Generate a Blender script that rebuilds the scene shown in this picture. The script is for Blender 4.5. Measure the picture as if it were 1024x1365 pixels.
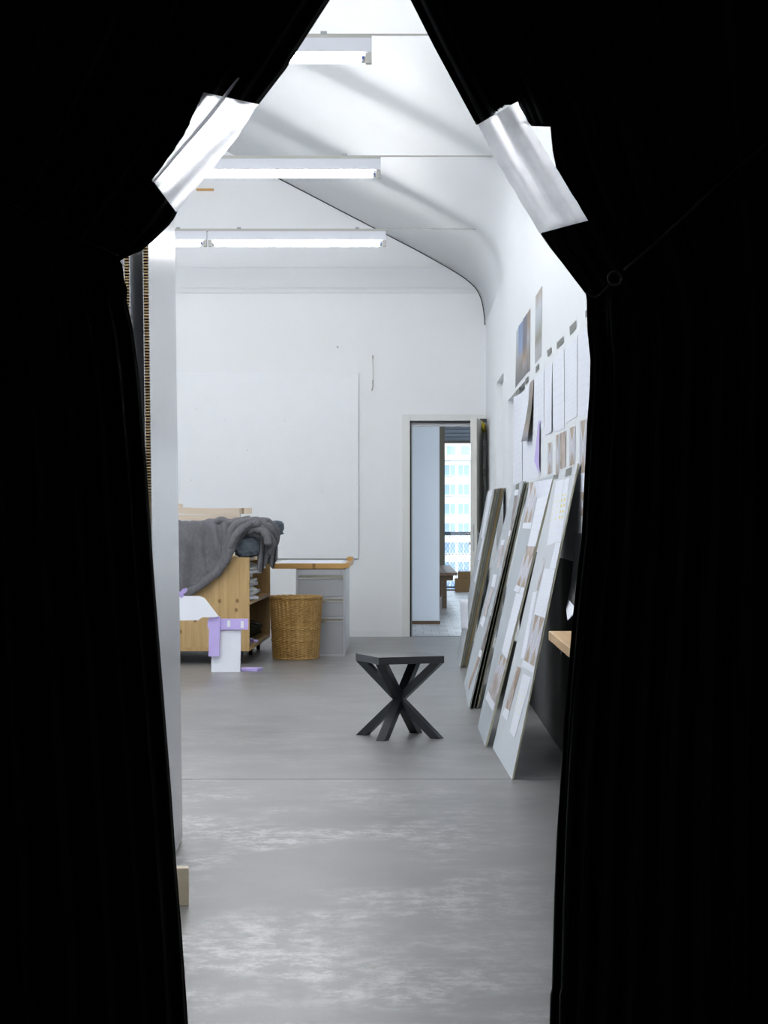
import bpy, bmesh, math, random
from mathutils import Vector, Matrix
random.seed(7)
for o in list(bpy.data.objects): bpy.data.objects.remove(o)
SC = bpy.context.scene
COL = SC.collection
# ------------------------------------------------------------------ camera, light, exposure
F, H, VX, VY = 2700.0, 1.12, 543.0, 692.0      # focal length (px), eye height (m), vanishing point (px)
cam = bpy.data.cameras.new('camera'); camo = bpy.data.objects.new('camera', cam); COL.objects.link(camo)
camo.location = (0, 0, H); camo.rotation_euler = (math.pi/2, 0, 0)
cam.sensor_fit = 'VERTICAL'; cam.sensor_height = 36; cam.sensor_width = 27
cam.lens = F/1365*36
cam.shift_x = -(VX-512)/1365; cam.shift_y = (VY-682.5)/1365
cam.clip_start = 0.05; cam.clip_end = 2000
SC.camera = camo
w = bpy.data.worlds.new('World'); SC.world = w; w.use_nodes = True
w.node_tree.nodes['Background'].inputs[0].default_value = (0.80, 0.90, 1.0, 1)
w.node_tree.nodes['Background'].inputs[1].default_value = 2.6
sun = bpy.data.lights.new('sun', 'SUN'); sun.energy = 2.2; sun.angle = 0.02; sun.color = (1, .96, .9)
suno = bpy.data.objects.new('sun', sun); COL.objects.link(suno)
suno.rotation_euler = (math.radians(58), 0, 0)
TUBE = 74.0                                     # radiance of the fluorescent tubes
SC.view_settings.view_transform = 'Standard'; SC.view_settings.look = 'None'
SC.view_settings.exposure = 0.0; SC.view_settings.gamma = 1; SC.view_settings.use_curve_mapping = False

# ------------------------------------------------------------------ pixel -> place
def W(x, y, Y):
    s = F/Y
    return Vector(((x-VX)/s, Y, H+(VY-y)/s))
def WX(x, y, X): return W(x, y, F*X/(x-VX))               # on a wall of constant X
def WF(x, y, z=0.0): return W(x, y, F*(H-z)/(y-VY))       # on the floor / at height z
def PX(p): s = F/p[1]; return (VX+p[0]*s, VY-(p[2]-H)*s)
YFAR = F/140                                              # far wall
XR = 0.75                                                 # right wall
YCUR = F/675                                              # curtain

# ------------------------------------------------------------------ materials
MATS = {}
def nodes(name):
    m = bpy.data.materials.new(name); m.use_nodes = True
    nt = m.node_tree; b = nt.nodes['Principled BSDF']
    MATS[name] = m
    return m, nt, b
def N(nt, t, **kw):
    n = nt.nodes.new(t)
    for k, v in kw.items(): setattr(n, k, v)
    return n
def math_(nt, op, a, b=None, c=None):
    n = N(nt, 'ShaderNodeMath', operation=op)
    for i, v in enumerate((a, b, c)):
        if v is None: continue
        if isinstance(v, (int, float)): n.inputs[i].default_value = v
        else: nt.links.new(v, n.inputs[i])
    return n.outputs[0]
def mixc(nt, f, a, b):
    n = N(nt, 'ShaderNodeMix', data_type='RGBA')
    if isinstance(f, (int, float)): n.inputs[0].default_value = f
    else: nt.links.new(f, n.inputs[0])
    for i, v in ((6, a), (7, b)):
        if isinstance(v, tuple): n.inputs[i].default_value = (*v, 1)
        else: nt.links.new(v, n.inputs[i])
    return n.outputs[2]
def noise(nt, scale, detail=4, rough=.55, vec=None, sc3=None, coord='Object'):
    tc = N(nt, 'ShaderNodeTexCoord'); v = tc.outputs[coord]
    if sc3:
        mp = N(nt, 'ShaderNodeMapping'); mp.inputs['Scale'].default_value = sc3
        nt.links.new(v, mp.inputs['Vector']); v = mp.outputs[0]
    n = N(nt, 'ShaderNodeTexNoise'); n.inputs['Scale'].default_value = scale
    n.inputs['Detail'].default_value = detail; n.inputs['Roughness'].default_value = rough
    nt.links.new(v, n.inputs['Vector'])
    return n.outputs['Fac']
def ramp(nt, f, p0, p1, a=0., b=1.):
    n = N(nt, 'ShaderNodeMapRange'); n.clamp = True
    for i, v in zip((1, 2, 3, 4), (p0, p1, a, b)): n.inputs[i].default_value = v
    nt.links.new(f, n.inputs[0]); return n.outputs[0]
def bump(nt, b, h, strength=.2, dist=.01):
    n = N(nt, 'ShaderNodeBump'); n.inputs['Strength'].default_value = strength; n.inputs['Distance'].default_value = dist
    nt.links.new(h, n.inputs['Height']); nt.links.new(n.outputs[0], b.inputs['Normal'])
def plain(name, col, rough=.6, var=.06, scale=6, metal=0, bmp=0, sc3=None, spec=.5):
    m, nt, b = nodes(name)
    f = noise(nt, scale, sc3=sc3)
    c2 = tuple(max(0, c*(1-2*var)) for c in col); c1 = tuple(min(1, c*(1+var)) for c in col)
    nt.links.new(mixc(nt, f, c2, c1), b.inputs['Base Color'])
    b.inputs['Roughness'].default_value = rough; b.inputs['Metallic'].default_value = metal
    b.inputs['Specular IOR Level'].default_value = spec
    if bmp: bump(nt, b, noise(nt, scale*8, sc3=sc3), bmp)
    return m
plain('white_paint', (.80, .81, .82), .55, .012, 1.5, bmp=.03)
plain('white_ceiling', (.78, .78, .78), .7, .012, 1.5)
plain('board_white', (.80, .815, .83), .45, .015, 8)
plain('dark_gap', (.02, .02, .02), .9)
plain('door_white', (.66, .65, .60), .45, .02, 2)
plain('frame_white', (.74, .74, .72), .45, .03, 3)
plain('steel_grey', (.40, .41, .42), .35, .03, 3, metal=.3)
plain('steel_light', (.52, .53, .55), .4, .03, 3, metal=.3)
plain('chrome', (.7, .7, .7), .2, .02, 3, metal=1)
plain('black_metal', (.012, .013, .014), .4)
plain('housing', (.78, .79, .84), .4, .01)
plain('rail_grey', (.55, .54, .50), .45, .03)
plain('stool_black', (.011, .0125, .015), .3, .1, 20)
plain('pier_blue', (.74, .78, .84), .45, .02, 2)
plain('post_olive', (.16, .145, .11), .5)
plain('blind_grey', (.30, .34, .40), .4)
plain('brown_wood', (.12, .07, .035), .5, .25, 5, sc3=(1, 1, 8))
plain('bench_wood', (.22, .13, .08), .4, .25, 5, sc3=(1, 8, 1))
plain('cardboard', (.26, .16, .07), .8, .08, 12)
plain('cardboard_core', (.60, .44, .23), .85, .2, 60)
plain('panel_white', (.76, .77, .80), .22, .01, 2)
plain('rail_blue', (.05, .09, .13), .4)
plain('foam_white', (.82, .83, .88), .5, .02, 12)
plain('foam_purple', (.53, .42, .80), .55, .04, 10)
plain('paper', (.80, .81, .87), .6, .03, 30)
plain('paper_cream', (.76, .77, .74), .6, .05, 30)
plain('paper_grey', (.52, .50, .46), .7, .25, 40)
plain('board_face', (.46, .49, .52), .6, .05, 6)
plain('board_face_light', (.60, .62, .65), .55, .02, 3)
plain('edge_cream', (.55, .53, .40), .7, .12, 15)
plain('edge_olive', (.30, .29, .22), .7, .2, 15)
plain('edge_grey', (.42, .42, .37), .7, .15, 15)
plain('edge_dark', (.07, .07, .055), .7, .2, 15)
plain('edge_orange', (.72, .42, .10), .6, .12, 15)
plain('tag_grey', (.20, .20, .18), .7, .3, 50)
plain('yellow_cloth', (.80, .62, .04), .6, .1, 30)
plain('shade_dark', (.018, .018, .017), .7)
plain('navy', (.02, .03, .07), .5)
plain('dark_green', (.06, .07, .04), .8, .5, 60)
plain('black_cloth', (.006, .006, .006), .9)
plain('studio_black', (.30, .30, .29), .95)
plain('blue_cloth', (.10, .12, .145), .9, .3, 40, bmp=.5)
plain('cord_dark', (.06, .055, .045), .8)
plain('facade', (.80, .80, .80), .8, .03, .2)
plain('facade_glass', (.30, .42, .60), .5, .12, .5)
plain('asphalt', (.3, .3, .3), .9)
plain('plug_blue', (.05, .1, .5), .5)
# pine
def pine(name, a, b_, axis):
    m, nt, b = nodes(name)
    sc3 = [9, 9, 9]; sc3[axis] = .7
    f = noise(nt, 3.2, 5, .6, sc3=tuple(sc3))
    tc = N(nt, 'ShaderNodeTexCoord'); vo = N(nt, 'ShaderNodeTexVoronoi'); vo.voronoi_dimensions = '2D'; vo.inputs['Scale'].default_value = 6.0
    mp = N(nt, 'ShaderNodeMapping'); mp.inputs['Rotation'].default_value = (math.pi/2 if axis == 2 else 0, 0, 0); mp.inputs['Scale'].default_value = (1, 1, .75)
    nt.links.new(tc.outputs['Object'], mp.inputs[0]); nt.links.new(mp.outputs[0], vo.inputs['Vector'])
    k = ramp(nt, vo.outputs['Distance'], .055, .09, 1, 0)
    c = mixc(nt, ramp(nt, f, .3, .7), a, b_)
    nt.links.new(mixc(nt, math_(nt, 'MULTIPLY', k, .75), c, (.16, .075, .02)), b.inputs['Base Color'])
    b.inputs['Roughness'].default_value = .5
pine('pine', (.50, .31, .12), (.64, .44, .20), 2)
pine('pine_flat', (.48, .29, .11), (.62, .42, .19), 1)
pine('oak_edge', (.46, .24, .06), (.58, .33, .10), 0)
pine('ply', (.62, .50, .38), (.74, .63, .50), 0)
pine('desk_wood', (.58, .34, .14), (.74, .48, .22), 1)
pine('spruce', (.72, .60, .42), (.80, .70, .54), 0)
# concrete
m, nt, b = nodes('concrete')
n1 = noise(nt, .55, 6, .6); n2 = noise(nt, 2.6, 8, .65); n3 = noise(nt, 60, 3, .6)
base = mixc(nt, ramp(nt, n1, .34, .66), (.140, .136, .128), (.245, .241, .235))
base = mixc(nt, ramp(nt, n2, .38, .68, 0, .8), base, (.255, .251, .245))
wear = math_(nt, 'MULTIPLY', ramp(nt, noise(nt, 1.3, 4, .6), .46, .58), ramp(nt, noise(nt, 11, 12, .8), .46, .58))
tc = N(nt, 'ShaderNodeTexCoord'); sp = N(nt, 'ShaderNodeSeparateXYZ'); nt.links.new(tc.outputs['Object'], sp.inputs[0])
near = math_(nt, 'MULTIPLY', ramp(nt, sp.outputs['Y'], 9.3, 6.8), ramp(nt, sp.outputs['X'], .45, -.2))
wear = math_(nt, 'MULTIPLY', wear, ramp(nt, near, 0, 1, .10, .95))
base = mixc(nt, wear, base, (.56, .56, .555))
nt.links.new(base, b.inputs['Base Color'])
nt.links.new(ramp(nt, n1, .1, .9, .28, .44), b.inputs['Roughness'])
bump(nt, b, n3, .02, .004)
# parquet of the next room
m, nt, b = nodes('parquet')
tc = N(nt, 'ShaderNodeTexCoord'); br = N(nt, 'ShaderNodeTexBrick'); br.inputs['Scale'].default_value = 1
br.inputs['Brick Width'].default_value = .16; br.inputs['Row Height'].default_value = .42; br.inputs['Mortar Size'].default_value = .004
br.inputs['Color1'].default_value = (.42, .43, .45, 1); br.inputs['Color2'].default_value = (.66, .68, .70, 1); br.inputs['Mortar'].default_value = (.2, .2, .2, 1)
nt.links.new(tc.outputs['Object'], br.inputs['Vector'])
nt.links.new(mixc(nt, ramp(nt, noise(nt, 1.5), .3, .7, 0, .35), br.outputs['Color'], (.30, .25, .22)), b.inputs['Base Color'])
b.inputs['Roughness'].default_value = .3
# black velvet
m, nt, b = nodes('velvet')
b.inputs['Base Color'].default_value = (.02, .0205, .0195, 1); b.inputs['Roughness'].default_value = .8
b.inputs['Specular IOR Level'].default_value = .15
b.inputs['Sheen Weight'].default_value = .15; b.inputs['Sheen Roughness'].default_value = .4
b.inputs['Sheen Tint'].default_value = (.5, .55, .5, 1)
bump(nt, b, noise(nt, 120, 2), .15, .002)
# silvery foil band: reflective, lets some light through
m, nt, b = nodes('foil')
out = nt.nodes['Material Output']
f = noise(nt, 28, 6, .65)
nt.links.new(mixc(nt, ramp(nt, f, .3, .75), (.62, .63, .68), (.95, .95, .97)), b.inputs['Base Color'])
b.inputs['Metallic'].default_value = .35; b.inputs['Roughness'].default_value = .38
bump(nt, b, noise(nt, 40, 5, .6), .5, .01)
tr = N(nt, 'ShaderNodeBsdfTranslucent'); tr.inputs[0].default_value = (.95, .96, 1, 1)
rf = N(nt, 'ShaderNodeBsdfRefraction'); rf.inputs['Color'].default_value = (.97, .98, 1, 1); rf.inputs['Roughness'].default_value = .55; rf.inputs['IOR'].default_value = 1.18
m1 = N(nt, 'ShaderNodeMixShader'); m1.inputs[0].default_value = .42
nt.links.new(tr.outputs[0], m1.inputs[1]); nt.links.new(rf.outputs[0], m1.inputs[2])
mx = N(nt, 'ShaderNodeMixShader')
nt.links.new(ramp(nt, f, .3, .7, .70, .90), mx.inputs[0])
nt.links.new(b.outputs[0], mx.inputs[1]); nt.links.new(m1.outputs[0], mx.inputs[2]); nt.links.new(mx.outputs[0], out.inputs[0])
# grey woven blanket
m, nt, b = nodes('blanket')
f = noise(nt, 90, 3, .6, sc3=(1, 1, .35)); g = noise(nt, 8, 4)
c = mixc(nt, f, (.095, .092, .098), (.25, .245, .255))
nt.links.new(mixc(nt, ramp(nt, g, .3, .7, 0, .3), c, (.12, .12, .13)), b.inputs['Base Color'])
b.inputs['Roughness'].default_value = .95; b.inputs['Specular IOR Level'].default_value = .1
bump(nt, b, f, .5, .006)
# wicker
m, nt, b = nodes('wicker')
f = noise(nt, 30, 4, .6, sc3=(1, 1, 5)); g = noise(nt, 14, 3, sc3=(1, 1, .25))
c = mixc(nt, ramp(nt, f, .3, .7), (.20, .095, .018), (.46, .27, .075))
nt.links.new(mixc(nt, ramp(nt, g, .4, .7, 0, .5), c, (.58, .37, .13)), b.inputs['Base Color'])
b.inputs['Roughness'].default_value = .55
# tube
m, nt, b = nodes('tube_glow')
b.inputs['Base Color'].default_value = (1, 1, 1, 1)
b.inputs['Emission Color'].default_value = (.965, .98, 1, 1); b.inputs['Emission Strength'].default_value = TUBE
# window glass
m, nt, b = nodes('window_glass')
out = nt.nodes['Material Output']; t = N(nt, 'ShaderNodeBsdfTransparent'); t.inputs[0].default_value = (.95, .98, 1, 1)
g = N(nt, 'ShaderNodeBsdfGlossy'); g.inputs['Roughness'].default_value = .02
mx = N(nt, 'ShaderNodeMixShader'); mx.inputs[0].default_value = .05
nt.links.new(t.outputs[0], mx.inputs[1]); nt.links.new(g.outputs[0], mx.inputs[2]); nt.links.new(mx.outputs[0], out.inputs[0])
# flat prints on UV
def uvsep(nt):
    u = N(nt, 'ShaderNodeUVMap'); s = N(nt, 'ShaderNodeSeparateXYZ'); nt.links.new(u.outputs[0], s.inputs[0])
    return s.outputs['X'], s.outputs['Y']
def print_cross(name, brown, grey, n=1):
    m, nt, b = nodes(name); u, v = uvsep(nt)
    u = math_(nt, 'FRACT', math_(nt, 'MULTIPLY', u, n))
    du = math_(nt, 'ABSOLUTE', math_(nt, 'SUBTRACT', u, .5)); dv = math_(nt, 'ABSOLUTE', math_(nt, 'SUBTRACT', v, .5))
    d = math_(nt, 'SUBTRACT', dv, math_(nt, 'MULTIPLY', du, 1.15))
    c = mixc(nt, ramp(nt, d, .04, .06), grey, brown)
    arm = ramp(nt, math_(nt, 'ABSOLUTE', math_(nt, 'SUBTRACT', d, .02)), .03, .06, 1, 0)
    c = mixc(nt, arm, c, (.72, .72, .76))
    st = noise(nt, 40, 3, sc3=(1, 1, .3))
    c = mixc(nt, ramp(nt, st, .45, .65, 0, .5), c, (.70, .69, .74))
    low = ramp(nt, v, .30, .22, 0, 1)
    c = mixc(nt, math_(nt, 'MULTIPLY', low, ramp(nt, d, .05, .03)), c, (.46, .44, .48))
    edge = math_(nt, 'GREATER_THAN', math_(nt, 'ABSOLUTE', math_(nt, 'SUBTRACT', u, .5)), .47)
    nt.links.new(mixc(nt, edge, c, (.80, .80, .86)), b.inputs['Base Color']); b.inputs['Roughness'].default_value = .5
print_cross('print_cross', (.33, .22, .12), (.50, .48, .54))
print_cross('print_cross_pair', (.33, .22, .12), (.50, .48, .54), 2)
def print_mix(name, cols, scale, sc3=(1, 1, 1), rough=.45):
    m, nt, b = nodes(name); f = noise(nt, scale, 5, .6, sc3=sc3)
    r = N(nt, 'ShaderNodeValToRGB'); cr = r.color_ramp
    while len(cr.elements) < len(cols): cr.elements.new(.5)
    for i, c in enumerate(cols):
        cr.elements[i].position = .28+.44*i/(len(cols)-1); cr.elements[i].color = (*c, 1)
    nt.links.new(f, r.inputs[0]); nt.links.new(r.outputs[0], b.inputs['Base Color']); b.inputs['Roughness'].default_value = rough
print_mix('print_brown', [(.10, .08, .08), (.30, .20, .13), (.55, .46, .42), (.2, .17, .18)], 7, (1, 1.5, 1.3))
print_mix('print_grey', [(.03, .03, .03), (.10, .085, .09), (.30, .22, .20), (.06, .05, .05)], 7, (1, 1.2, 1.5))
print_mix('print_pale', [(.55, .52, .54), (.34, .26, .22), (.66, .64, .68), (.28, .25, .27)], 6, (1, 2, 1))
print_mix('print_dark', [(.006, .005, .005), (.03, .026, .022), (.012, .01, .01)], 9, (1, 3, .5), .35)
def print_grad(name, stops, nz=.12, scale=12):
    m, nt, b = nodes(name); u, v = uvsep(nt)
    f = math_(nt, 'ADD', v, math_(nt, 'MULTIPLY', math_(nt, 'SUBTRACT', noise(nt, scale, 4), .5), nz*2))
    r = N(nt, 'ShaderNodeValToRGB'); cr = r.color_ramp
    while len(cr.elements) < len(stops): cr.elements.new(.5)
    for i, (p, c) in enumerate(stops): cr.elements[i].position = p; cr.elements[i].color = (*[v*.62 for v in c], 1)
    nt.links.new(f, r.inputs[0]); nt.links.new(r.outputs[0], b.inputs['Base Color']); b.inputs['Roughness'].default_value = .4
print_grad('poster_grey', [(0, (.05, .05, .06)), (.3, (.25, .24, .23)), (.6, (.5, .5, .52)), (.9, (.6, .66, .78))], .2, 20)
print_grad('poster_sky', [(0, (.10, .11, .13)), (.25, (.2, .17, .13)), (.42, (.42, .36, .34)), (.55, (.20, .38, .75)), (1, (.12, .24, .55))])
print_grad('poster_dusk', [(0, (.06, .05, .06)), (.2, (.42, .36, .36)), (.35, (.45, .24, .08)), (.5, (.10, .08, .11)), (.65, (.05, .06, .13)), (1, (.06, .08, .19))], .2, 18)
print_grad('poster_brown', [(0, (.06, .05, .05)), (.3, (.30, .26, .22)), (.55, (.55, .56, .62)), (.8, (.40, .26, .15)), (1, (.30, .17, .09))], .15, 14)
print_grad('poster_court', [(0, (.5, .5, .5)), (.2, (.52, .52, .56)), (.32, (.22, .21, .10)), (.55, (.50, .56, .60)), (.75, (.66, .72, .80)), (1, (.36, .22, .12))], .15, 14)
print_grad('print_curled', [(0, (.15, .15, .18)), (.1, (.3, .3, .34)), (.2, (.35, .25, .17)), (.5, (.16, .15, .08)), (.75, (.3, .22, .17)), (1, (.45, .33, .26))], .1, 14)
def print_lines(name, n, col=(.66, .68, .78), yellow=False):
    m, nt, b = nodes(name); u, v = uvsep(nt)
    f = noise(nt, 60, 2); fv = math_(nt, 'FRACT', math_(nt, 'MULTIPLY', v, n)); fu = math_(nt, 'FRACT', math_(nt, 'MULTIPLY', u, 2))
    ln = math_(nt, 'MULTIPLY', math_(nt, 'LESS_THAN', fv, .35), math_(nt, 'GREATER_THAN', f, .52))
    c = mixc(nt, math_(nt, 'MULTIPLY', ln, .32), (.80, .81, .88), col)
    if yellow:
        q = math_(nt, 'MULTIPLY', math_(nt, 'LESS_THAN', math_(nt, 'FRACT', math_(nt, 'MULTIPLY', u, 2.0)), .5), math_(nt, 'LESS_THAN', math_(nt, 'FRACT', math_(nt, 'MULTIPLY', v, 11)), .5))
        q = math_(nt, 'MULTIPLY', q, math_(nt, 'MULTIPLY', math_(nt, 'GREATER_THAN', v, .35), math_(nt, 'LESS_THAN', v, .75)))
        c = mixc(nt, q, c, yellow)
    nt.links.new(c, b.inputs['Base Color']); b.inputs['Roughness'].default_value = .55
print_lines('drawing', 9); print_lines('drawing_fine', 16, (.60, .62, .72))
print_lines('drawing_yellow', 9, yellow=(.86, .72, .22)); print_lines('drawing_pale', 8, (.78, .77, .62), yellow=(.80, .79, .70))

# ------------------------------------------------------------------ mesh helpers
def finish(name, bm, mat, parent=None, smooth=False):
    me = bpy.data.meshes.new(name); bmesh.ops.recalc_face_normals(bm, faces=bm.faces); bm.to_mesh(me); bm.free()
    if smooth:
        for p in me.polygons: p.use_smooth = True
    me.materials.append(MATS[mat]); o = bpy.data.objects.new(name, me); COL.objects.link(o)
    if parent is not None: o.parent = parent
    return o
def tag(o, label=None, cat=None, group=None, kind=None):
    if label: o['label'] = label
    if cat: o['category'] = cat
    if group: o['group'] = group
    if kind: o['kind'] = kind
    return o
def thing(name, label, cat, loc=(0, 0, 0), rz=0, group=None):
    o = bpy.data.objects.new(name, None); COL.objects.link(o); o.location = loc; o.rotation_euler = (0, 0, rz); o.empty_display_size = .1
    return tag(o, label, cat, group)
def bbox(bm, x0, x1, y0, y1, z0, z1, mtx=None):
    vs = [bm.verts.new(Vector(p) if mtx is None else mtx @ Vector(p)) for p in
          ((x0, y0, z0), (x1, y0, z0), (x1, y1, z0), (x0, y1, z0), (x0, y0, z1), (x1, y0, z1), (x1, y1, z1), (x0, y1, z1))]
    for f in ((0, 3, 2, 1), (4, 5, 6, 7), (0, 1, 5, 4), (1, 2, 6, 5), (2, 3, 7, 6), (3, 0, 4, 7)): bm.faces.new([vs[i] for i in f])
def box(name, x0, x1, y0, y1, z0, z1, mat, parent=None, bev=0, mtx=None):
    bm = bmesh.new(); bbox(bm, x0, x1, y0, y1, z0, z1, mtx)
    if bev: bmesh.ops.bevel(bm, geom=bm.edges[:], offset=bev, segments=2, affect='EDGES', profile=.5)
    return finish(name, bm, mat, parent)
def tube(name, pts, r, mat, parent=None, seg=8, smooth=True, flat=1.0):
    pts = [Vector(p) for p in pts]; bm = bmesh.new(); rings = []
    rad = r if isinstance(r, (list, tuple)) else [r]*len(pts)
    for i, p in enumerate(pts):
        t = (pts[min(i+1, len(pts)-1)]-pts[max(i-1, 0)]).normalized()
        ref = Vector((0, 1, 0)) if abs(t.y) < .9 else Vector((0, 0, 1))
        a = t.cross(ref).normalized(); c = t.cross(a).normalized()
        rings.append([bm.verts.new(p+rad[i]*(math.cos(2*math.pi*k/seg)*a+math.sin(2*math.pi*k/seg)*flat*c)) for k in range(seg)])
    for A, B in zip(rings, rings[1:]):
        for k in range(seg): bm.faces.new((A[k], A[(k+1) % seg], B[(k+1) % seg], B[k]))
    bm.faces.new(rings[0]); bm.faces.new(rings[-1][::-1])
    return finish(name, bm, mat, parent, smooth)
def smoothpts(pts, n=6):
    pts = [Vector(p) for p in pts]; P = [pts[0]]+pts+[pts[-1]]; out = []
    for i in range(1, len(P)-2):
        for k in range(n):
            t = k/n; a, b, c, d = P[i-1:i+3]
            out.append(.5*((2*b)+(c-a)*t+(2*a-5*b+4*c-d)*t*t+(3*b-a-3*c+d)*t**3))
    return out+[pts[-1]]
def interp(pts, v):
    if v <= pts[0][0]: return pts[0][1]
    for (a, b), (c, d) in zip(pts, pts[1:]):
        if v <= c: return b+(d-b)*(v-a)/(c-a)
    return pts[-1][1]
def gridmesh(name, P, mat, parent=None, thick=0, smooth=True, uv=True, skip=None):
    """P[i][j] grid of points -> surface with optional thickness and UV"""
    n, mm = len(P), len(P[0]); bm = bmesh.new(); ul = bm.loops.layers.uv.new('UVMap')
    V = [[bm.verts.new(P[i][j]) for j in range(mm)] for i in range(n)]
    for i in range(n-1):
        for j in range(mm-1):
            if skip and skip((P[i][j]+P[i+1][j]+P[i+1][j+1]+P[i][j+1])/4): continue
            try: f = bm.faces.new((V[i][j], V[i+1][j], V[i+1][j+1], V[i][j+1]))
            except ValueError: continue
            for l, (a, b_) in zip(f.loops, ((i, j), (i+1, j), (i+1, j+1), (i, j+1))): l[ul].uv = (b_/(mm-1), 1-a/(n-1))
    me = bpy.data.meshes.new(name); bm.to_mesh(me); bm.free()
    if smooth:
        for p in me.polygons: p.use_smooth = True
    me.materials.append(MATS[mat]); o = bpy.data.objects.new(name, me); COL.objects.link(o)
    if parent is not None: o.parent = parent
    if thick:
        md = o.modifiers.new('thickness', 'SOLIDIFY'); md.thickness = abs(thick); md.offset = 1 if thick > 0 else -1
    return o
def bilin(c, u, v):   # c = tl,tr,br,bl ; v=0 top
    return (c[0]*(1-u)+c[1]*u)*(1-v)+(c[3]*(1-u)+c[2]*u)*v
def sheet(name, c, mat, parent=None, off=Vector((0, 0, 0)), n=1, curl=None):
    P = [[bilin(c, j/n, i/n)+off+(curl(j/n, i/n) if curl else Vector((0, 0, 0))) for j in range(n+1)] for i in range(n+1)]
    return gridmesh(name, P, mat, parent, thick=.0003, smooth=False)

# ================================================================== SETTING
def struct(o, label=None): o['kind'] = 'structure'; return o
YJ = WF(600, 1038.5).y
fl = bpy.data.objects.new('floor', None); COL.objects.link(fl); struct(fl)
box('slab', -6.5, 1.0, -2.0, YJ-.006, -.1, 0, 'concrete', fl)
box('slab', -6.5, 1.0, YJ+.006, YFAR+.12, -.1, 0, 'concrete', fl)
box('joint', -6.5, 1.0, YJ-.006, YJ+.006, -.1, -.006, 'dark_gap', fl)
# ceiling with cove, extruded along Y
cove = smoothpts([(.756, 0, 2.9), (.751, 0, 2.98), (.7475, 0, 3.03), (.741, 0, 3.09), (.727, 0, 3.18), (.70, 0, 3.265), (.655, 0, 3.338), (.59, 0, 3.40), (.51, 0, 3.455), (.40, 0, 3.52)], 4)
prof = [(p.x, p.z) for p in cove]+[(.1, 3.682), (-.2, 3.834), (-1.236, 4.372), (-3.0, 5.29), (-6.5, 3.4)]
Y0, Y1 = YCUR+.05, YFAR
P = [[Vector((x, Y0+(Y1-Y0)*j/4, z)) for j in range(5)] for x, z in prof]
ce = gridmesh('ceiling', P, 'white_paint', None, thick=-.12); struct(ce)
# right wall with two shallow recesses
wr = bpy.data.objects.new('wall_right', None); COL.objects.link(wr); struct(wr)
def wall_seg(y0, y1, z0, z1, x0=XR): box('wall_panel', x0, .95, y0, y1, z0, z1, 'white_paint', wr)
ra0, ra1, raz = F*XR/(671.5-VX), F*XR/(662-VX), WX(664, 508, XR).z
rb0, rb1, rbz = F*XR/(700-VX), F*XR/(677.3-VX), WX(677.3, 534, XR).z
wall_seg(-2, rb0, 0, 3.0); wall_seg(rb0, rb1, rbz, 3.0); wall_seg(rb1, ra0, 0, 3.0); wall_seg(ra0, ra1, raz, 3.0); wall_seg(ra1, YFAR+.15, 0, 3.0)
wall_seg(rb0, rb1, 0, rbz, XR+.045); wall_seg(ra0, ra1, 0, raz, XR+.045)
# left wall, far from view; its unseen windows are added for fill light
wl = bpy.data.objects.new('wall_left', None); COL.objects.link(wl); struct(wl)
box('wall_panel', -6.6, -6.4, -2, YFAR+.15, 0, .9, 'white_paint', wl); box('wall_panel', -6.6, -6.4, -2, YFAR+.15, 3.0, 3.6, 'white_paint', wl)
box('wall_panel', -6.6, -6.4, -2, 4.3, .9, 3.0, 'white_paint', wl)
for k in range(6):
    ya = 4.3+k*2.5
    box('wall_panel', -6.6, -6.4, ya+2.2, ya+2.5 if k < 5 else YFAR+.15, .9, 3.0, 'white_paint', wl)
    wn = bpy.data.objects.new('window_%d' % (k+2), None); COL.objects.link(wn); struct(wn)
    box('pane', -6.52, -6.51, ya+.04, ya+2.16, .94, 2.96, 'window_glass', wn)
    for a_, b_, c_, d_ in ((0, 2.2, .9, .94), (0, 2.2, 2.96, 3.0), (0, .04, .94, 2.96), (2.16, 2.2, .94, 2.96), (1.08, 1.12, .94, 2.96)):
        box('window_frame', -6.55, -6.47, ya+a_, ya+b_, c_, d_, 'frame_white', wn)
# far wall with the door opening
DX0, DX1, DZ = (546.5-VX)/140, (646-VX)/140, H+(VY-561)/140
wf = bpy.data.objects.new('wall_far', None); COL.objects.link(wf); struct(wf)
def gable(x0, x1, z0, zt):   # slab under the sloping ceiling
    bm = bmesh.new(); y0, y1 = YFAR, YFAR+.15
    xs = sorted([x0, x1]+[x for x, z in prof if x0 < x < x1]); top = []
    pr = sorted(prof)
    pts = [(x0, z0), (x1, z0)]+[(x, interp(pr, x)+.05) for x in reversed(xs)]
    A = [bm.verts.new((x, y0, z)) for x, z in pts]; B = [bm.verts.new((x, y1, z)) for x, z in pts]
    bm.faces.new(A); bm.faces.new(B[::-1]); k = len(pts)
    for i in range(k): bm.faces.new((A[i], A[(i+1) % k], B[(i+1) % k], B[i]))
    return finish('wall_panel', bm, 'white_paint', wf)
gable(-6.5, DX0, 0, 0); gable(DX0, .75, DZ, 0)
box('wall_panel', DX1, .76, YFAR, YFAR+.15, 0, DZ, 'white_paint', wf)
zb = lambda y: H+(VY-y)/140
box('wall_ledge', -6.4, .70, YFAR-.012, YFAR+.01, zb(384), zb(357), 'white_paint', wf, bev=.003)
box('wall_ledge', -6.4, .74, YFAR-.02, YFAR+.01, zb(391), zb(384), 'white_paint', wf, bev=.004)
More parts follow.
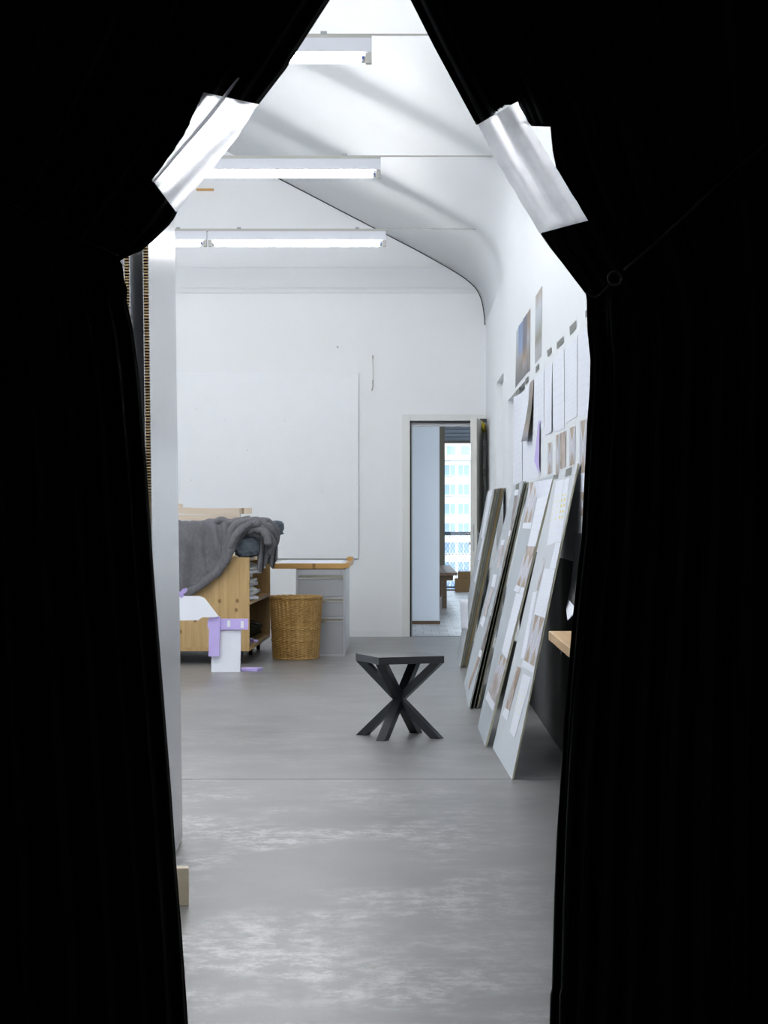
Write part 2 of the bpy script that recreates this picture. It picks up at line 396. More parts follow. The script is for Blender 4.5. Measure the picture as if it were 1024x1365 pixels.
# dark line where ceiling meets the far wall
pr = [(-1.236-.6, 4.372+.312)]+[(x, z) for x, z in prof if -1.3 < x][::-1][:0]
pts = [Vector((x-.012*max(0, min(1, (x-.25)/.35)), YFAR-.026, z-.007-.007*max(0, min(1, (x+.1)/.4)))) for x, z in sorted(prof) if -1.3 < x and z > 2.97]
tube('trim_1', pts, .0045, 'dark_gap', None, 6)['kind'] = 'structure'
bb = lambda n, x0, x1, z1: box(n, x0, x1, YFAR-.006, YFAR, 0, z1, 'white_paint')
struct(bb('baseboard_far', -6.4, DX0-.09, .06))
# enclosure of the dark studio around the camera
struct(box('wall_partition', -6.5, -1.45, YCUR+.06, YCUR+.14, 0, 5.3, 'white_paint'))
struct(box('wall_partition_top', -1.45, .75, YCUR+.06, YCUR+.14, 3.12, 4.6, 'white_paint'))
struct(box('wall_studio_back', -2.6, .74, -1.6, -1.5, 0, 3.2, 'studio_black'))
struct(box('wall_studio_left', -2.7, -2.6, -1.6, YCUR+.06, 0, 3.2, 'studio_black'))
struct(box('wall_studio_right', .735, .748, -1.6, YCUR-.1, 0, 3.2, 'studio_black'))
struct(box('ceiling_studio', -2.7, .75, -1.6, YCUR+.06, 3.2, 3.25, 'studio_black'))
struct(box('wall_studio_front', -2.6, -1.46, YCUR+.03, YCUR+.055, 0, 3.2, 'studio_black'))

# door frame
d1 = bpy.data.objects.new('door_1', None); COL.objects.link(d1); struct(d1)
cx0 = (536-VX)/140
box('door_casing', cx0, DX0, YFAR-.03, YFAR+.15, 0, DZ+.06, 'frame_white', d1, bev=.004)
box('door_casing', DX0, .748, YFAR-.03, YFAR+.15, DZ, DZ+.06, 'frame_white', d1, bev=.004)
box('door_casing', DX1-.01, .748, YFAR-.02, YFAR+.15, 0, DZ, 'frame_white', d1, bev=.003)
box('rubber_seal', DX0, DX0+.012, YFAR+.0, YFAR+.03, 0, DZ, 'black_metal', d1)
box('rubber_seal', DX0, DX0+.022, YFAR+.10, YFAR+.15, 0, DZ, 'black_metal', d1)
box('rubber_seal', DX0+.012, DX0+.020, YFAR+.03, YFAR+.10, 0, DZ, 'steel_grey', d1)
box('rubber_seal', DX0, DX1, YFAR+.0, YFAR+.03, DZ-.02, DZ, 'black_metal', d1)
box('frame_head', DX0+.02, DX1, YFAR+.05, YFAR+.14, DZ-.05, DZ-.015, 'steel_light', d1)
box('threshold', DX0, DX1, YFAR+.02, YFAR+.14, -.05, .004, 'steel_grey', d1)
# open door leaf, hinged right, standing out into the room
tipX, tipY = (631.5-VX)/(F/18.42), 18.42
hx, hy = .698, YFAR-.03
ang = math.atan2(hx-tipX, hy-tipY); L = math.hypot(hx-tipX, hy-tipY)
M = Matrix.Translation((hx, hy, 0)) @ Matrix.Rotation(-ang, 4, 'Z')
leaf = bpy.data.objects.new('door_2', None); COL.objects.link(leaf); struct(leaf); leaf.matrix_world = M
box('leaf', -.029, .029, -L, 0, .008, DZ-.012, 'door_white', leaf, bev=.003)
box('lock_plate', -.006, .006, -L-.002, -L+.002, H-.29, H-.05, 'steel_grey', leaf)
for sx in (-1, 1):
    h = tube('door_handle', [(sx*.03, -L+.07, .985), (sx*.075, -L+.07, .985), (sx*.08, -L+.09, .985), (sx*.08, -L+.19, .985)], .009, 'chrome', leaf)
    box('handle_rose', sx*.029, sx*.036, -L+.045, -L+.095, .96, 1.01, 'chrome', leaf)
    tube('lock_cylinder', [(sx*.029, -L+.07, .90), (sx*.05, -L+.07, .90)], .012, 'chrome', leaf)
for y in (594, 630):
    box('hinge', .029, .045, -.10, -.02, H+(VY-y)/141-.035, H+(VY-y)/141+.035, 'steel_grey', leaf)
box('edge_strip', .029, .034, -.05, -.012, .02, DZ-.08, 'frame_white', leaf)

# ------------------------------------------------------------------ next room behind the door
YB = 31.8
struct(box('floor_next_room', -3, 4.5, YFAR+.15, YB+.2, -.1, 0, 'parquet'))
pier_s = 125.; py = F/pier_s
pr_ = struct(box('wall_pier', -2.9, (586-VX)/pier_s, py, py+.35, 0, 2.75, 'pier_blue'))
struct(box('baseboard_pier', -2.9, (587-VX)/pier_s, py-.012, py, 0, .035, 'brown_wood'))
struct(box('wall_next_left', -3.1, -2.95, YFAR+.15, YB+.2, 0, 2.6, 'white_paint'))
wnr = bpy.data.objects.new('wall_next_right', None); COL.objects.link(wnr); struct(wnr)
box('wall_panel', 4.3, 4.45, YFAR+.15, YB+.2, 0, .3, 'white_paint', wnr); box('wall_panel', 4.3, 4.45, YFAR+.15, YFAR+1, .3, 2.6, 'white_paint', wnr)
for k in range(4): box('fill_mullion', 4.3, 4.4, YFAR+1+k*3.0, YFAR+1.08+k*3.0, .3, 2.75, 'brown_wood', wnr)  # unseen window side, added to light the pier
cn = bpy.data.objects.new('ceiling_next_room', None); COL.objects.link(cn); struct(cn)
zc = 2.75
box('soffit', -3, 4.5, YFAR+.15, YB+.4, zc+.03, zc+.15, 'steel_grey', cn)
yy = YFAR+.2
pm = None
while yy < YB:
    bm = bmesh.new(); bbox(bm, -3, 4.5, 0, .66, 0, .03)
    if pm is None: o = finish('plank', bm, 'steel_grey', cn); pm = o.data
    else: bm.free(); o = bpy.data.objects.new('plank', pm); COL.objects.link(o); o.parent = cn
    o.location = (0, yy, zc); yy += .70
# glazed front to the balcony
w1 = bpy.data.objects.new('window_1', None); COL.objects.link(w1); struct(w1)
sB = F/YB
xw = (593-VX)/sB
box('window_frame', xw-.075, xw, YB-.05, YB+.08, 0, zc, 'brown_wood', w1)
box('window_frame', xw-.075, 4.4, YB-.05, YB+.08, H+(VY-590.5)/sB, H+(VY-588)/sB, 'brown_wood', w1)
box('transom', xw-.075, 4.4, YB-.02, YB+.08, H+(VY-588)/sB, zc, 'steel_grey', w1)
box('window_frame', 4.3, 4.4, YB-.05, YB+.08, 0, zc, 'brown_wood', w1)
box('window_frame', xw+1.6, xw+1.68, YB-.05, YB+.08, 0, zc, 'brown_wood', w1)
box('window_sill', xw-.075, 4.4, YB-.05, YB+.08, 0, .02, 'brown_wood', w1)
for a, b_ in ((xw, xw+1.6), (xw+1.68, 4.3)): box('pane', a, b_, YB+.01, YB+.018, .02, H+(VY-590.5)/sB, 'window_glass', w1)
struct(box('wall_next_back', -3, xw-.075, YB-.03, YB+.1, 0, 2.75, 'brown_wood'))
struct(box('wall_post', (586-VX)/(F/30.), (593-VX)/(F/30.), 30., 30.25, 0, zc, 'post_olive'))
bd_ = thing('window_blind', 'blue grey slatted blind gathered above the balcony window', 'blind', (0, YB-.12, 0))
zs = H+(VY-588)/(F/(YB-.12))
for k in range(7):
    m4 = Matrix.Translation((0, 0, zs+.03+k*.062)) @ Matrix.Rotation(math.radians(28), 4, 'X')
    box('slat', xw-.1, 4.3, -.004, .004, -.03, .03, 'blind_grey', bd_, mtx=m4)
box('head_box', xw-.1, 4.3, -.05, .05, zs+.43, zc-.01, 'blind_grey', bd_)
box('bottom_bar', xw-.1, 4.3, -.03, .03, zs-.035, zs-.005, 'post_olive', bd_)
struct(box('floor_balcony', -1, 6, YB+.2, YB+1.3, -.2, -.03, 'steel_light'))
rl = thing('balcony_railing', 'dark blue steel balcony railing with wire mesh outside the window', 'railing', (0, YB+1.0, 0))
zt = H+(VY-711)/(F/(YB+1))
box('top_bar', -.5, 5, -.02, .02, zt-.028, zt+.028, 'rail_blue', rl)
box('bottom_bar', -.5, 5, -.015, .015, .0, .035, 'rail_blue', rl)
for x in (-.4, .35, 1.4, 2.45, 3.5, 4.6): box('post', x, x+.03, -.02, .02, -.03, zt, 'rail_blue', rl)
bm = bmesh.new(); step = .055; hh = zt-.03
for k in range(-20, 104):
    x = -.4+k*step
    for sgn in (1, -1):
        xa, xb = (x, x+hh*.6) if sgn == 1 else (x+hh*.6, x)
        if min(xa, xb) < -.45 or max(xa, xb) > 5: continue
        t = .0028
        v = [bm.verts.new(p) for p in ((xa-t, sgn*.002, .03), (xa+t, sgn*.002, .03), (xb+t, sgn*.002, zt), (xb-t, sgn*.002, zt))]
        bm.faces.new(v)
tag(finish('wire_mesh', bm, 'rail_blue', rl), kind='stuff')
# bench in next room
bn = thing('wooden_bench', 'reddish wooden bench beside the dark window post in the next room', 'bench')
by0 = F*.67/(763.5-VY); by1 = by0+4.2; bx = .625
for k in range(3): box('seat_plank', bx-.45+k*.152, bx-.45+k*.152+.146, by0, by1, .415, .45, 'bench_wood', bn, bev=.004)
for y in (by0+.08, by1-.2):
    for x in (bx-.42, bx-.19): box('leg', x, x+.06, y, y+.06, 0, .415, 'brown_wood', bn)
    box('cross_bar', bx-.43, bx-.05, y+.005, y+.055, .35, .415, 'brown_wood', bn)
def carton(name, x0, x1, y0, y1, z0, z1, label):
    t = thing(name, label, 'box', ((x0+x1)/2, (y0+y1)/2, z0)); w2, d2, h = (x1-x0)/2, (y1-y0)/2, z1-z0
    box('carton_body', -w2, w2, -d2, d2, 0, h-.004, 'cardboard', t, bev=.002)
    box('lid_flap', -w2, w2, -d2, -.001, h-.004, h, 'cardboard', t); box('lid_flap', -w2, w2, .001, d2, h-.004, h, 'cardboard', t)
    box('tape', -w2-.0005, w2+.0005, -.025, .025, h-.0005, h+.0005, 'edge_olive', t)
s2 = (789-VY)/H; y2 = F/s2
carton('cardboard_box', (607-VX)/s2, (607-VX)/s2+.36, y2, y2+.3, 0, 17.5/s2, 'brown cardboard box on the floor by the balcony window, lower of two')
carton('cardboard_box', (611-VX)/s2, (611-VX)/s2+.30, y2+.02, y2+.28, 17.5/s2, 27/s2, 'smaller brown cardboard box lying on top of another by the balcony window')
# building across the street
SB = 8.6; YBD = F/SB
bd = thing('office_building', 'pale office block with rows of light blue windows across the street', 'building', (0, YBD, 0))
ztop = H+(VY-613)/SB
box('wall', -14, 40, 0, 14, -24, ztop, 'facade', bd)
box('cornice', -14.4, 40.4, -.5, 14.4, ztop, ztop+.35, 'facade', bd)
box('penthouse', 2, 40, 4, 12, ztop+.35, ztop+3.1, 'facade', bd)
wm = fm = None
pit, rowp = 18.2/SB, 25.8/SB
for r in range(-6, 3):
    for c in range(-3, 8):
        xc = (600-VX)/SB+c*pit; zc_ = H+(VY-678.5)/SB+r*rowp
        bm = bmesh.new(); bbox(bm, -.82, .82, -.05, .05, -.82, .82)
        if wm is None: o = finish('window', bm, 'facade_glass', bd); wm = o.data
        else: bm.free(); o = bpy.data.objects.new('window', wm); COL.objects.link(o); o.parent = bd
        o.location = (xc, 0, zc_)
        bm = bmesh.new(); bbox(bm, -.05, .05, -.12, -.05, -.82, .82); bbox(bm, -.9, .9, -.25, -.05, -.95, -.83)
        if fm is None: p = finish('window_bar', bm, 'facade', o); fm = p.data
        else: bm.free(); p = bpy.data.objects.new('window_bar', fm); COL.objects.link(p); p.parent = o
for k in range(6): box('roof_window', 4+k*2.2, 5.4+k*2.2, 3.9, 4.02, ztop+.9, ztop+2.3, 'facade_glass', bd)
struct(box('ground', -400, 400, YB+3, 700, -24.2, -24, 'asphalt'))

# ================================================================== CURTAINS
def curtain(name, side, label):
    sg = -1 if side == 'left' else 1
    if side == 'left':
        edge = [(-700, 500), (-95, 500), (0, 440), (82, 387), (90, 383), (138, 346), (200, 304), (284, 236), (292, 232), (300, 226), (322, 203), (335, 188), (343, 168), (348, 160), (352, 163), (375, 166), (385, 170), (400, 169), (440, 178), (500, 186), (560, 191), (640, 197), (760, 205), (860, 213), (960, 221), (1060, 229), (1150, 235), (1250, 243), (1297, 246), (1365, 250), (1450, 256)]
        notch = [(139, 9999), (141, 262), (180, 246), (238, 204), (246, 207), (270, 229), (283, 237), (284, 9999)]
        outer = -440; tie = (345, 160); nf = 11
        hole = [(273, 127), (340, 141), (300, 198), (250, 200), (252, 175)]
    else:
        edge = [(-700, 506), (-95, 506), (0, 548), (60, 578), (163, 633), (240, 672), (311, 720), (330, 733), (350, 749), (375, 768), (392, 781), (400, 782), (440, 783), (480, 787), (520, 786), (560, 783), (640, 779), (720, 775), (760, 770), (830, 763), (900, 757), (960, 752), (1040, 747), (1120, 743), (1200, 740), (1318, 737), (1322, 735), (1365, 734), (1450, 731)]
        notch = [(166, -9999), (168, 735), (200, 738), (225, 743), (262, 764), (294, 783), (298, 760), (311, 720), (312, -9999)]
        outer = 1042; tie = (395, 783); nf = 8
        hole = [(642, 168), (662, 148), (676, 139), (688, 140), (703, 164), (712, 172), (732, 196), (660, 205)]
    root = thing(name, label, 'curtain', (0, YCUR, 0))
    ys = []
    y = -700.
    while y < 1449:
        ys.append(y); y += 2.0 if 120 < y < 410 else (8 if y < -100 or y > 700 else 4)
    ys.append(1448.)
    ncol = 120; rnd = random.Random(3 if sg < 0 else 5)
    ph = [rnd.uniform(0, 6.28) for _ in range(6)]
    P = []
    for y in ys:
        xi = interp(edge, y); nx = interp(notch, y); row = []
        ty = tie[0]
        near = math.exp(-((y-ty)/70.)**2)
        up = y < ty
        for j in range(ncol+1):
            u = (j/ncol)**1.35
            x = xi+(outer-xi)*u
            a = (.030+.022*u)*(1-.75*near)*(1.0 if not up else .75)
            q = nf*2*math.pi*(u**.62)
            f = math.sin(q+ph[0]+.35*math.sin(y*.004+ph[1]))+.45*math.sin(2.1*q+ph[2]+y*.0015)+.2*math.sin(4.3*q+ph[3])
            dz = a*f*min(1, .25+u*14)
            dz += .006*math.sin(y*.021+u*23+ph[4])*near*2
            if up:   # swag pulled towards the tie: diagonal rolls along the free edge
                k = (ty-y)/450.
                dz += -.035*math.exp(-((u-.045)/.05)**2)*min(1, max(0, k*3))
            if not up and y > 1320: dz -= .003
            if sg < 0: x = min(x, nx)
            else: x = max(x, nx)
            X = (x-VX)/675.; Z = H+(VY-y)/675.
            if abs(X) > 3: X = math.copysign(3, X)
            # keep the outline: slide along the view ray with the fold depth
            dz = max(-.10 if y > 420 else -.055, min(.045, dz))
            fac = (YCUR+dz)/YCUR
            row.append(Vector((min(X*fac, .745), dz, max(.004, H+(Z-H)*fac))))
        P.append(row)
    def skip(p):      # the drape is open under the foil band
        x, y = PX(p+Vector((0, YCUR, 0))); ins = False
        for (xa, ya), (xb, yb) in zip(hole, hole[1:]+hole[:1]):
            if (ya > y) != (yb > y) and x < (xb-xa)*(y-ya)/(yb-ya)+xa: ins = not ins
        return ins
    o = gridmesh('drape', P, 'velvet', root, thick=.002, skip=skip)
    return root
cl = curtain('stage_curtain', 'left', 'heavy black curtain drawn aside next to the white honeycomb panels')
cr = curtain('stage_curtain', 'right', 'heavy black curtain drawn aside next to the wall of pinned drawings')
def band(root, L, R, prof_, n=26, m=14):
    Ls = smoothpts([(x, 0, y) for x, y in L], 10); Rs = smoothpts([(x, 0, y) for x, y in R], 10)
    def at(S, t):
        f = t*(len(S)-1); i = min(int(f), len(S)-2); return S[i].lerp(S[i+1], f-i)
    rnd = random.Random(11); P = []
    for i in range(n+1):
        a, b_ = at(Ls, i/n), at(Rs, i/n); row = []
        for j in range(m+1):
            t = j/m; p = a.lerp(b_, t); d = -.085+prof_(t, i/n)+rnd.uniform(-.0012, .0012)
            jx = rnd.uniform(-.8, .8) if j in (0, m) else 0
            fac = (YCUR+d)/YCUR
            row.append(Vector(((p.x+jx-VX)/675*fac, d, H+(VY-p.z)/675*fac-0)))
        P.append(row)
    return gridmesh('foil_band', P, 'foil', root)
fb = band(cl, [(271, 123), (258, 152), (246, 178), (224, 211), (203, 240)], [(345, 139), (327, 167), (306, 196), (270, 240), (235, 283)],
     lambda t, v: .012*math.cos(t*3.1)+.006*math.sin(9*t+4*v))
fb['label'] = 'bright crumpled silvery band'
sp_ = [W(x, y, YCUR-.105)-Vector((0, YCUR, 0)) for x, y in ((318, 104), (305, 121), (290, 141), (268, 168), (245, 194), (224, 219), (204, 243))]
_S = smoothpts(sp_, 5); _n = len(_S)-1
gridmesh('seam_strip', [[p+Vector((k*(.0015+.0065*math.sin(math.pi*min(1, i/_n*.92+.04))), -.004*(1-abs(k)), k*.004*math.sin(math.pi*i/_n))) for k in (-1, -.3, .3, 1)] for i, p in enumerate(_S)], 'foil', cl)
fb = band(cr, [(637, 166), (652, 196), (668, 225), (694, 269), (720, 311)], [(690, 135), (702, 158), (716, 182), (748, 234), (784, 294)],
     lambda t, v: -.022*math.sin(min(1, t/.5)*math.pi)**1 if t < .5 else -.020*math.sin((t-.5)/.5*math.pi)+.004)
fb['label'] = 'grey satin silvery band with a lengthwise crease'
# tie-back cords
c1 = thing('tieback_cord', 'thin cord pulling back the curtain beside the honeycomb panels', 'cord', (0, YCUR, 0))
tube('cord', smoothpts([W(x, y, YCUR-.115)-Vector((0, YCUR, 0)) for x, y in ((-60, 232), (0, 263), (60, 296), (108, 319), (135, 330), (158, 341))], 4), .0016, 'cord_dark', c1, 6)
c2 = thing('tieback_cord', 'thin cord with a metal ring pulling back the curtain beside the pinned drawings', 'cord', (0, YCUR, 0))
tube('cord', smoothpts([W(x, y, YCUR-.115)-Vector((0, YCUR, 0)) for x, y in ((1034, 182), (960, 243), (900, 300), (860, 336), (832, 360))], 4), .0026, 'cord_dark', c2, 6)
tube('cord', smoothpts([W(x, y, YCUR-.115)-Vector((0, YCUR, 0)) for x, y in ((812, 380), (803, 390), (795, 396), (787, 394), (783, 389))], 4), .0016, 'cord_dark', c2, 6)
tube('ring', [W(820+9*math.cos(t*math.pi/8), 371+9*math.sin(t*math.pi/8), YCUR-.115)-Vector((0, YCUR, 0)) for t in range(17)], .0024, 'cord_dark', c2, 6)

# ================================================================== CEILING LIGHTS
rowsY = [F/167., F/209., F/279., 6.44, 4.85]  # last row is unseen, added to brighten the area near the curtains
rown = ['in the row closest to the gable wall', 'in the second row from the gable wall', 'in the third row from the gable wall', 'in the row second from the black curtains', 'in the unseen fill row added directly behind the black curtains']
XE, FL = -.170, 1.43
posn = ['at the free end', 'in the middle', 'at the inner end']
for y, rn in zip(rowsY, rown):
    XE = -.170 if y > 5 else .30
    NF = 3 if y > 5 else 1
    rail = thing('mounting_rail', 'thin grey rail carrying fluorescent lights '+rn, 'rail', (0, y, 3.415))
    x0 = XE-3*FL
    bm = bmesh.new(); bbox(bm, XE-(NF-.8)*FL, .565, -.004, .004, .015, .024); finish('rod', bm, 'rail_grey', rail)
    box('track', XE-NF*FL, XE, -.02, .02, 0, .014, 'rail_grey', rail)
    for k in range(NF):
        for fx in (.16, .82):
            x = XE-k*FL-fx*FL
            box('clip', x-.015, x+.015, -.012, .012, .012, .034, 'steel_grey', rail)
    for k in range(NF):
        x1 = XE-k*FL; x0 = x1-FL+.012
        t = thing('fluorescent_light', 'fluorescent tube light '+posn[k]+' '+rn, 'light', ((x0+x1)/2, y, 3.414), group='fluorescent lights on the ceiling rails')
        h = (x1-x0)/2
        box('housing', -h, h, -.03, .03, -.068, 0, 'housing', t, bev=.003)
        for s in (-1, 1):
            e = box('lamp_holder', *(sorted((s*h, s*(h-.03)))), -.018, .018, -.120, -.068, 'rail_grey', t, bev=.003)
            tube('tube_cap', [(s*(h-.03), 0, -.098), (s*(h-.055), 0, -.098)], .017, 'steel_light', t, 14)
        box('starter', h-.045, h-.036, -.022, -.017, -.10, -.088, 'plug_blue', t)
        tube('tube', [(-h+.055, 0, -.098), (h-.055, 0, -.098)], .019, 'tube_glow', t, 14)

# ================================================================== FAR WALL THINGS
bx0, bx1 = (150-VX)/140, (478-VX)/140
wb = thing('wall_board', 'large white pin board fixed to the far wall above the desk', 'board', (0, YFAR, 0))
box('panel', bx0, bx1, -.022, -.002, zb(744.5), zb(498), 'board_white', wb, bev=.002)
box('painted_shadow', bx0+.01, bx1-.004, -.012, -.001, zb(745.5), zb(744.5), 'edge_grey', wb)  # grey strip painted in for the thin shadow line below the board
for x, y in ((262, 545), (300, 559), (330, 600), (380, 561), (430, 655), (352, 699), (445, 690), (290, 610), (410, 530), (255, 640)):
    p = W(x, y, YFAR-.023); tube('pin', [p-Vector((0, YFAR+.0, 0)), p-Vector((0, YFAR+.004, 0))], .004, 'paper_grey', wb, 6)
wh = thing('hanging_string', 'short string hanging between two clips on the white far wall', 'cord', (0, YFAR, 0))
def fw(x, y, o=.012): return W(x, y, YFAR-o)-Vector((0, YFAR, 0))
tube('cord', [fw(497, 474), fw(497, 511)], .004, 'paper_cream', wh, 6)
tube('cord_tail', smoothpts([fw(497.2, 508), fw(497, 515), fw(495.5, 521)], 4), .005, 'paper_grey', wh, 6)
for y in (476, 509): box('clip', fw(497, y).x-.007, fw(497, y).x+.007, -.02, 0, fw(497, y).z-.018, fw(497, y).z+.018, 'paper_grey', wh)
nl = thing('wall_nail', 'small nail in the white far wall above the pin board', 'nail', (0, YFAR, 0))
tube('nail', [fw(450, 462.5, 0), fw(450, 462.5, .03)], .009, 'paper_grey', nl, 8)
ws = box('wood_strip', *sorted((fw(262, 253).x, fw(285, 253).x)), YFAR-.03, YFAR, fw(262, 253).z-.009, fw(262, 253).z+.009, 'oak_edge')
tag(ws, 'short brown wooden strip high up on the far gable wall', 'strip')
# yellow rag on the door top
yr = thing('yellow_rag', 'crumpled yellow cloth hanging from a dark clip behind the open door', 'cloth', W(642.5, 566, YFAR-.25))
bm = bmesh.new(); bmesh.ops.create_icosphere(bm, subdivisions=3, radius=.045)
for v in bm.verts:
    r = 1+.28*math.sin(v.co.x*120+v.co.z*60)+.2*math.sin(v.co.z*140+v.co.y*90); v.co = Vector((v.co.x*.8*r, v.co.y*r, v.co.z*1.15*r-.02))
finish('rag', bm, 'yellow_cloth', yr, True)
box('clip', -.02, .045, -.02, .03, .02, .055, 'black_metal', yr, bev=.004)

# ================================================================== STOOL
th = math.radians(20.8); a = .355; hs = .4227
st = thing('side_table', 'small black square side table on crossed legs standing on the concrete floor', 'table', (-.040, 10.43, 0), th)
box('top', -a/2, a/2, -a/2, a/2, hs-.0367, hs, 'stool_black', st, bev=.0015)
R0 = a/math.sqrt(2)-.012
zm = (hs-.0367)/2
def strut(name, ang, z0, z1, rout):
    # bar from the centre (height zm) to the corner at angle ang; horizontal cut at the end
    bm = bmesh.new(); d = Vector((math.cos(ang), math.sin(ang), 0)); t = Vector((-d.y, d.x, 0)); hw = .0235; rw = .056
    A = []
    for (r, z) in ((-.028, z0), (.028, z0), (rout, z1), (rout-rw, z1)):
        A.append([bm.verts.new(d*r+t*s*hw+Vector((0, 0, z))) for s in (-1, 1)])
    for i in range(4):
        j = (i+1) % 4; bm.faces.new((A[i][0], A[i][1], A[j][1], A[j][0]))
    bm.faces.new([x[0] for x in A]); bm.faces.new([x[1] for x in A][::-1])
    return finish(name, bm, 'stool_black', st)
for k in range(4):
    an = math.pi/4+k*math.pi/2
    strut('leg', an, zm, 0, R0); strut('brace', an, zm, hs-.0367, R0)

# ================================================================== HONEYCOMB PANELS
def honeycomb(label, xn, sn, xf, sf, lean, top, tk=.018, group='white honeycomb cardboard panels'):
    a_ = Vector(((xn-VX)/sn, F/sn, 0)); b_ = Vector(((xf-VX)/sf, F/sf, 0)); d = (b_-a_); Ln = d.length; d.normalize()
    nrm = Vector((d.y, -d.x, 0))            # to the right
    t = thing('honeycomb_panel', label, 'panel', a_, 0, group)
    Mx = Matrix(((nrm.x, d.x, -lean, 0), (nrm.y, d.y, 0, 0), (0, 0, 1, 0), (0, 0, 0, 1)))
    sk = .0022
    box('face_sheet', -sk, 0, 0, Ln, .012, top, 'panel_white', t, mtx=Mx)
    box('face_sheet', -tk, -tk+sk, 0, Ln, .012, top, 'panel_white', t, mtx=Mx)
    bm = bmesh.new(); bbox(bm, -tk+sk, -sk, .035, Ln-.002, .012, top, Mx)
    z = .014; rnd = random.Random(int(xn))
    while z < top-.01:
        bbox(bm, -tk+sk, -sk, rnd.uniform(0, .002), .036, z, z+rnd.uniform(.0028, .0048), Mx); z += .0086
    tag(finish('honeycomb_core', bm, 'cardboard_core', t), kind='stuff')
honeycomb('white honeycomb cardboard panel standing beside the wood block, edge showing brown core', 209.5, 455, 243.5, 382, .013, 3.15)
honeycomb('white honeycomb cardboard panel behind the first one, leaving a dark gap', 184, 455, 231, 382, .013, 3.15)
honeycomb('white honeycomb cardboard panel farthest from the wood block', 166, 440, 205, 372, .008, 3.1)
bk = thing('wood_block', 'pale squared wood block on the floor at the foot of the honeycomb panel', 'block', ((238-VX)/460.5, F/460.5, 0), math.radians(9))
box('block_body', -.16, .030, 0, .045, 0, .109, 'spruce', bk, bev=.002)

# ================================================================== CART WITH BLANKET
sc = 172.6; cy = F/sc
ct = thing('pine_cart', 'long knotty pine workbench cart on casters with open side shelves', 'cart', ((332.5-VX)/sc, cy, 0), math.radians(-1.0))
CW, CD, z0, z1 = 1.35, 1.9, .10, .825
box('front_panel', -CW, 0, 0, .028, z0, z1, 'pine', ct, bev=.002)
box('back_panel', -CW, 0, CD-.03, CD, z0, z1, 'pine', ct)
box('bottom_board', -CW, -.001, .028, CD-.03, z0, z0+.025, 'pine_flat', ct)
box('shelf', -.55, -.004, .028, CD-.03, .455, .48, 'pine_flat', ct)
box('divider', -.57, -.55, .028, CD-.03, z0+.025, z1-.03, 'pine', ct)
box('top_board', -CW, 0, .028, CD-.03, z1-.03, z1, 'pine_flat', ct)
box('bottom_trim', -CW, 0, -.004, 0, z0, z0+.03, 'pine_flat', ct)
for (x, y) in ((-.09, .14), (-.09, 1.05), (-CW+.1, .14), (-.09, CD-.15)):
    t = bpy.data.objects.new('caster', None); COL.objects.link(t); t.parent = ct; t.location = (x, y, 0)
    tube('wheel', [(-.014, 0, .036), (.014, 0, .036)], .036, 'black_metal', t, 16)
    box('fork', -.024, .024, -.02, .02, .045, .10, 'navy', t)
def in_cart(x, y, z): return ct.matrix_basis @ Vector((x, y, z))
ctm = Matrix.Translation(ct.location) @ Matrix.Rotation(math.radians(-1.0), 4, 'Z')
rnd = random.Random(5); z = .481
for k in range(9):      # paper pile on the middle shelf
    hgt = rnd.uniform(.016, .032); c = ctm @ Vector((-.18+rnd.uniform(-.03, .03), .62+rnd.uniform(-.05, .05), z))
    t = thing('paper_stack', ['cream bundle of papers in the pile on the cart shelf, lowest', 'second lowest bundle of papers on the cart shelf', 'third lowest bundle of papers on the cart shelf', 'fourth lowest bundle of papers on the cart shelf', 'middle bundle of papers on the cart shelf', 'fourth highest bundle of papers on the cart shelf', 'third highest bundle of papers on the cart shelf', 'second highest bundle of papers on the cart shelf', 'topmost bundle of papers on the cart shelf'][k], 'papers', c, rnd.uniform(-.2, .2), 'paper bundles on the cart shelf')
    P = []
    for i in range(7):
        row = []
        for j in range(5):
            X = -.13+.27*j/4; Yy = -.36+.72*i/6
            row.append(Vector((X, Yy, .006*rnd.random()*(1 if j == 4 else .2)+hgt)))
        P.append(row)
    o = gridmesh('sheets', P, 'paper_cream' if k % 3 else 'paper', t, thick=(hgt-.002))
    z += hgt+.007
for k, (x, y, w_, d_, zz, r) in enumerate(((-.10, .40, .05, .5, 0, .15), (-.3, .5, .04, .6, .0, -.1), (-.06, .75, .03, .55, 0, .05), (-.13, .62, .04, .6, .021, .5))):
    c = ctm @ Vector((x, y, .126+zz))
    t = thing('foam_strip', ['wide lilac foam strip on the lowest cart shelf', 'lilac foam strip deep inside the lowest cart shelf', 'narrow lilac foam strip at the open edge of the lowest cart shelf', 'lilac foam strip lying across the others on the lowest cart shelf'][k], 'foam strip', c, r, 'lilac foam offcuts on the cart')
    box('strip', -w_/2, w_/2, -d_/2, d_/2, 0, .02, 'foam_purple' if k != 2 else 'foam_white', t, bev=.002)
t = thing('dark_bundle', 'dark green crumpled bundle at the back of the lowest cart shelf', 'bundle', ctm @ Vector((-.2, 1.25, .126)))
bm = bmesh.new(); bmesh.ops.create_icosphere(bm, subdivisions=3, radius=1)
for v in bm.verts:
    n = 1+.15*math.sin(7*v.co.x+5*v.co.y)+.12*math.sin(11*v.co.z+6*v.co.x); v.co = Vector((v.co.x*.16*n, v.co.y*.3*n, max(0, .08+v.co.z*.1*n)))
finish('bundle', bm, 'dark_green', t, True)
tube('wrap_strap', [(-.1, -.29, .11), (0, -.24, .16), (.1, -.16, .14), (.15, 0, .12)], .008, 'paper_grey', t)

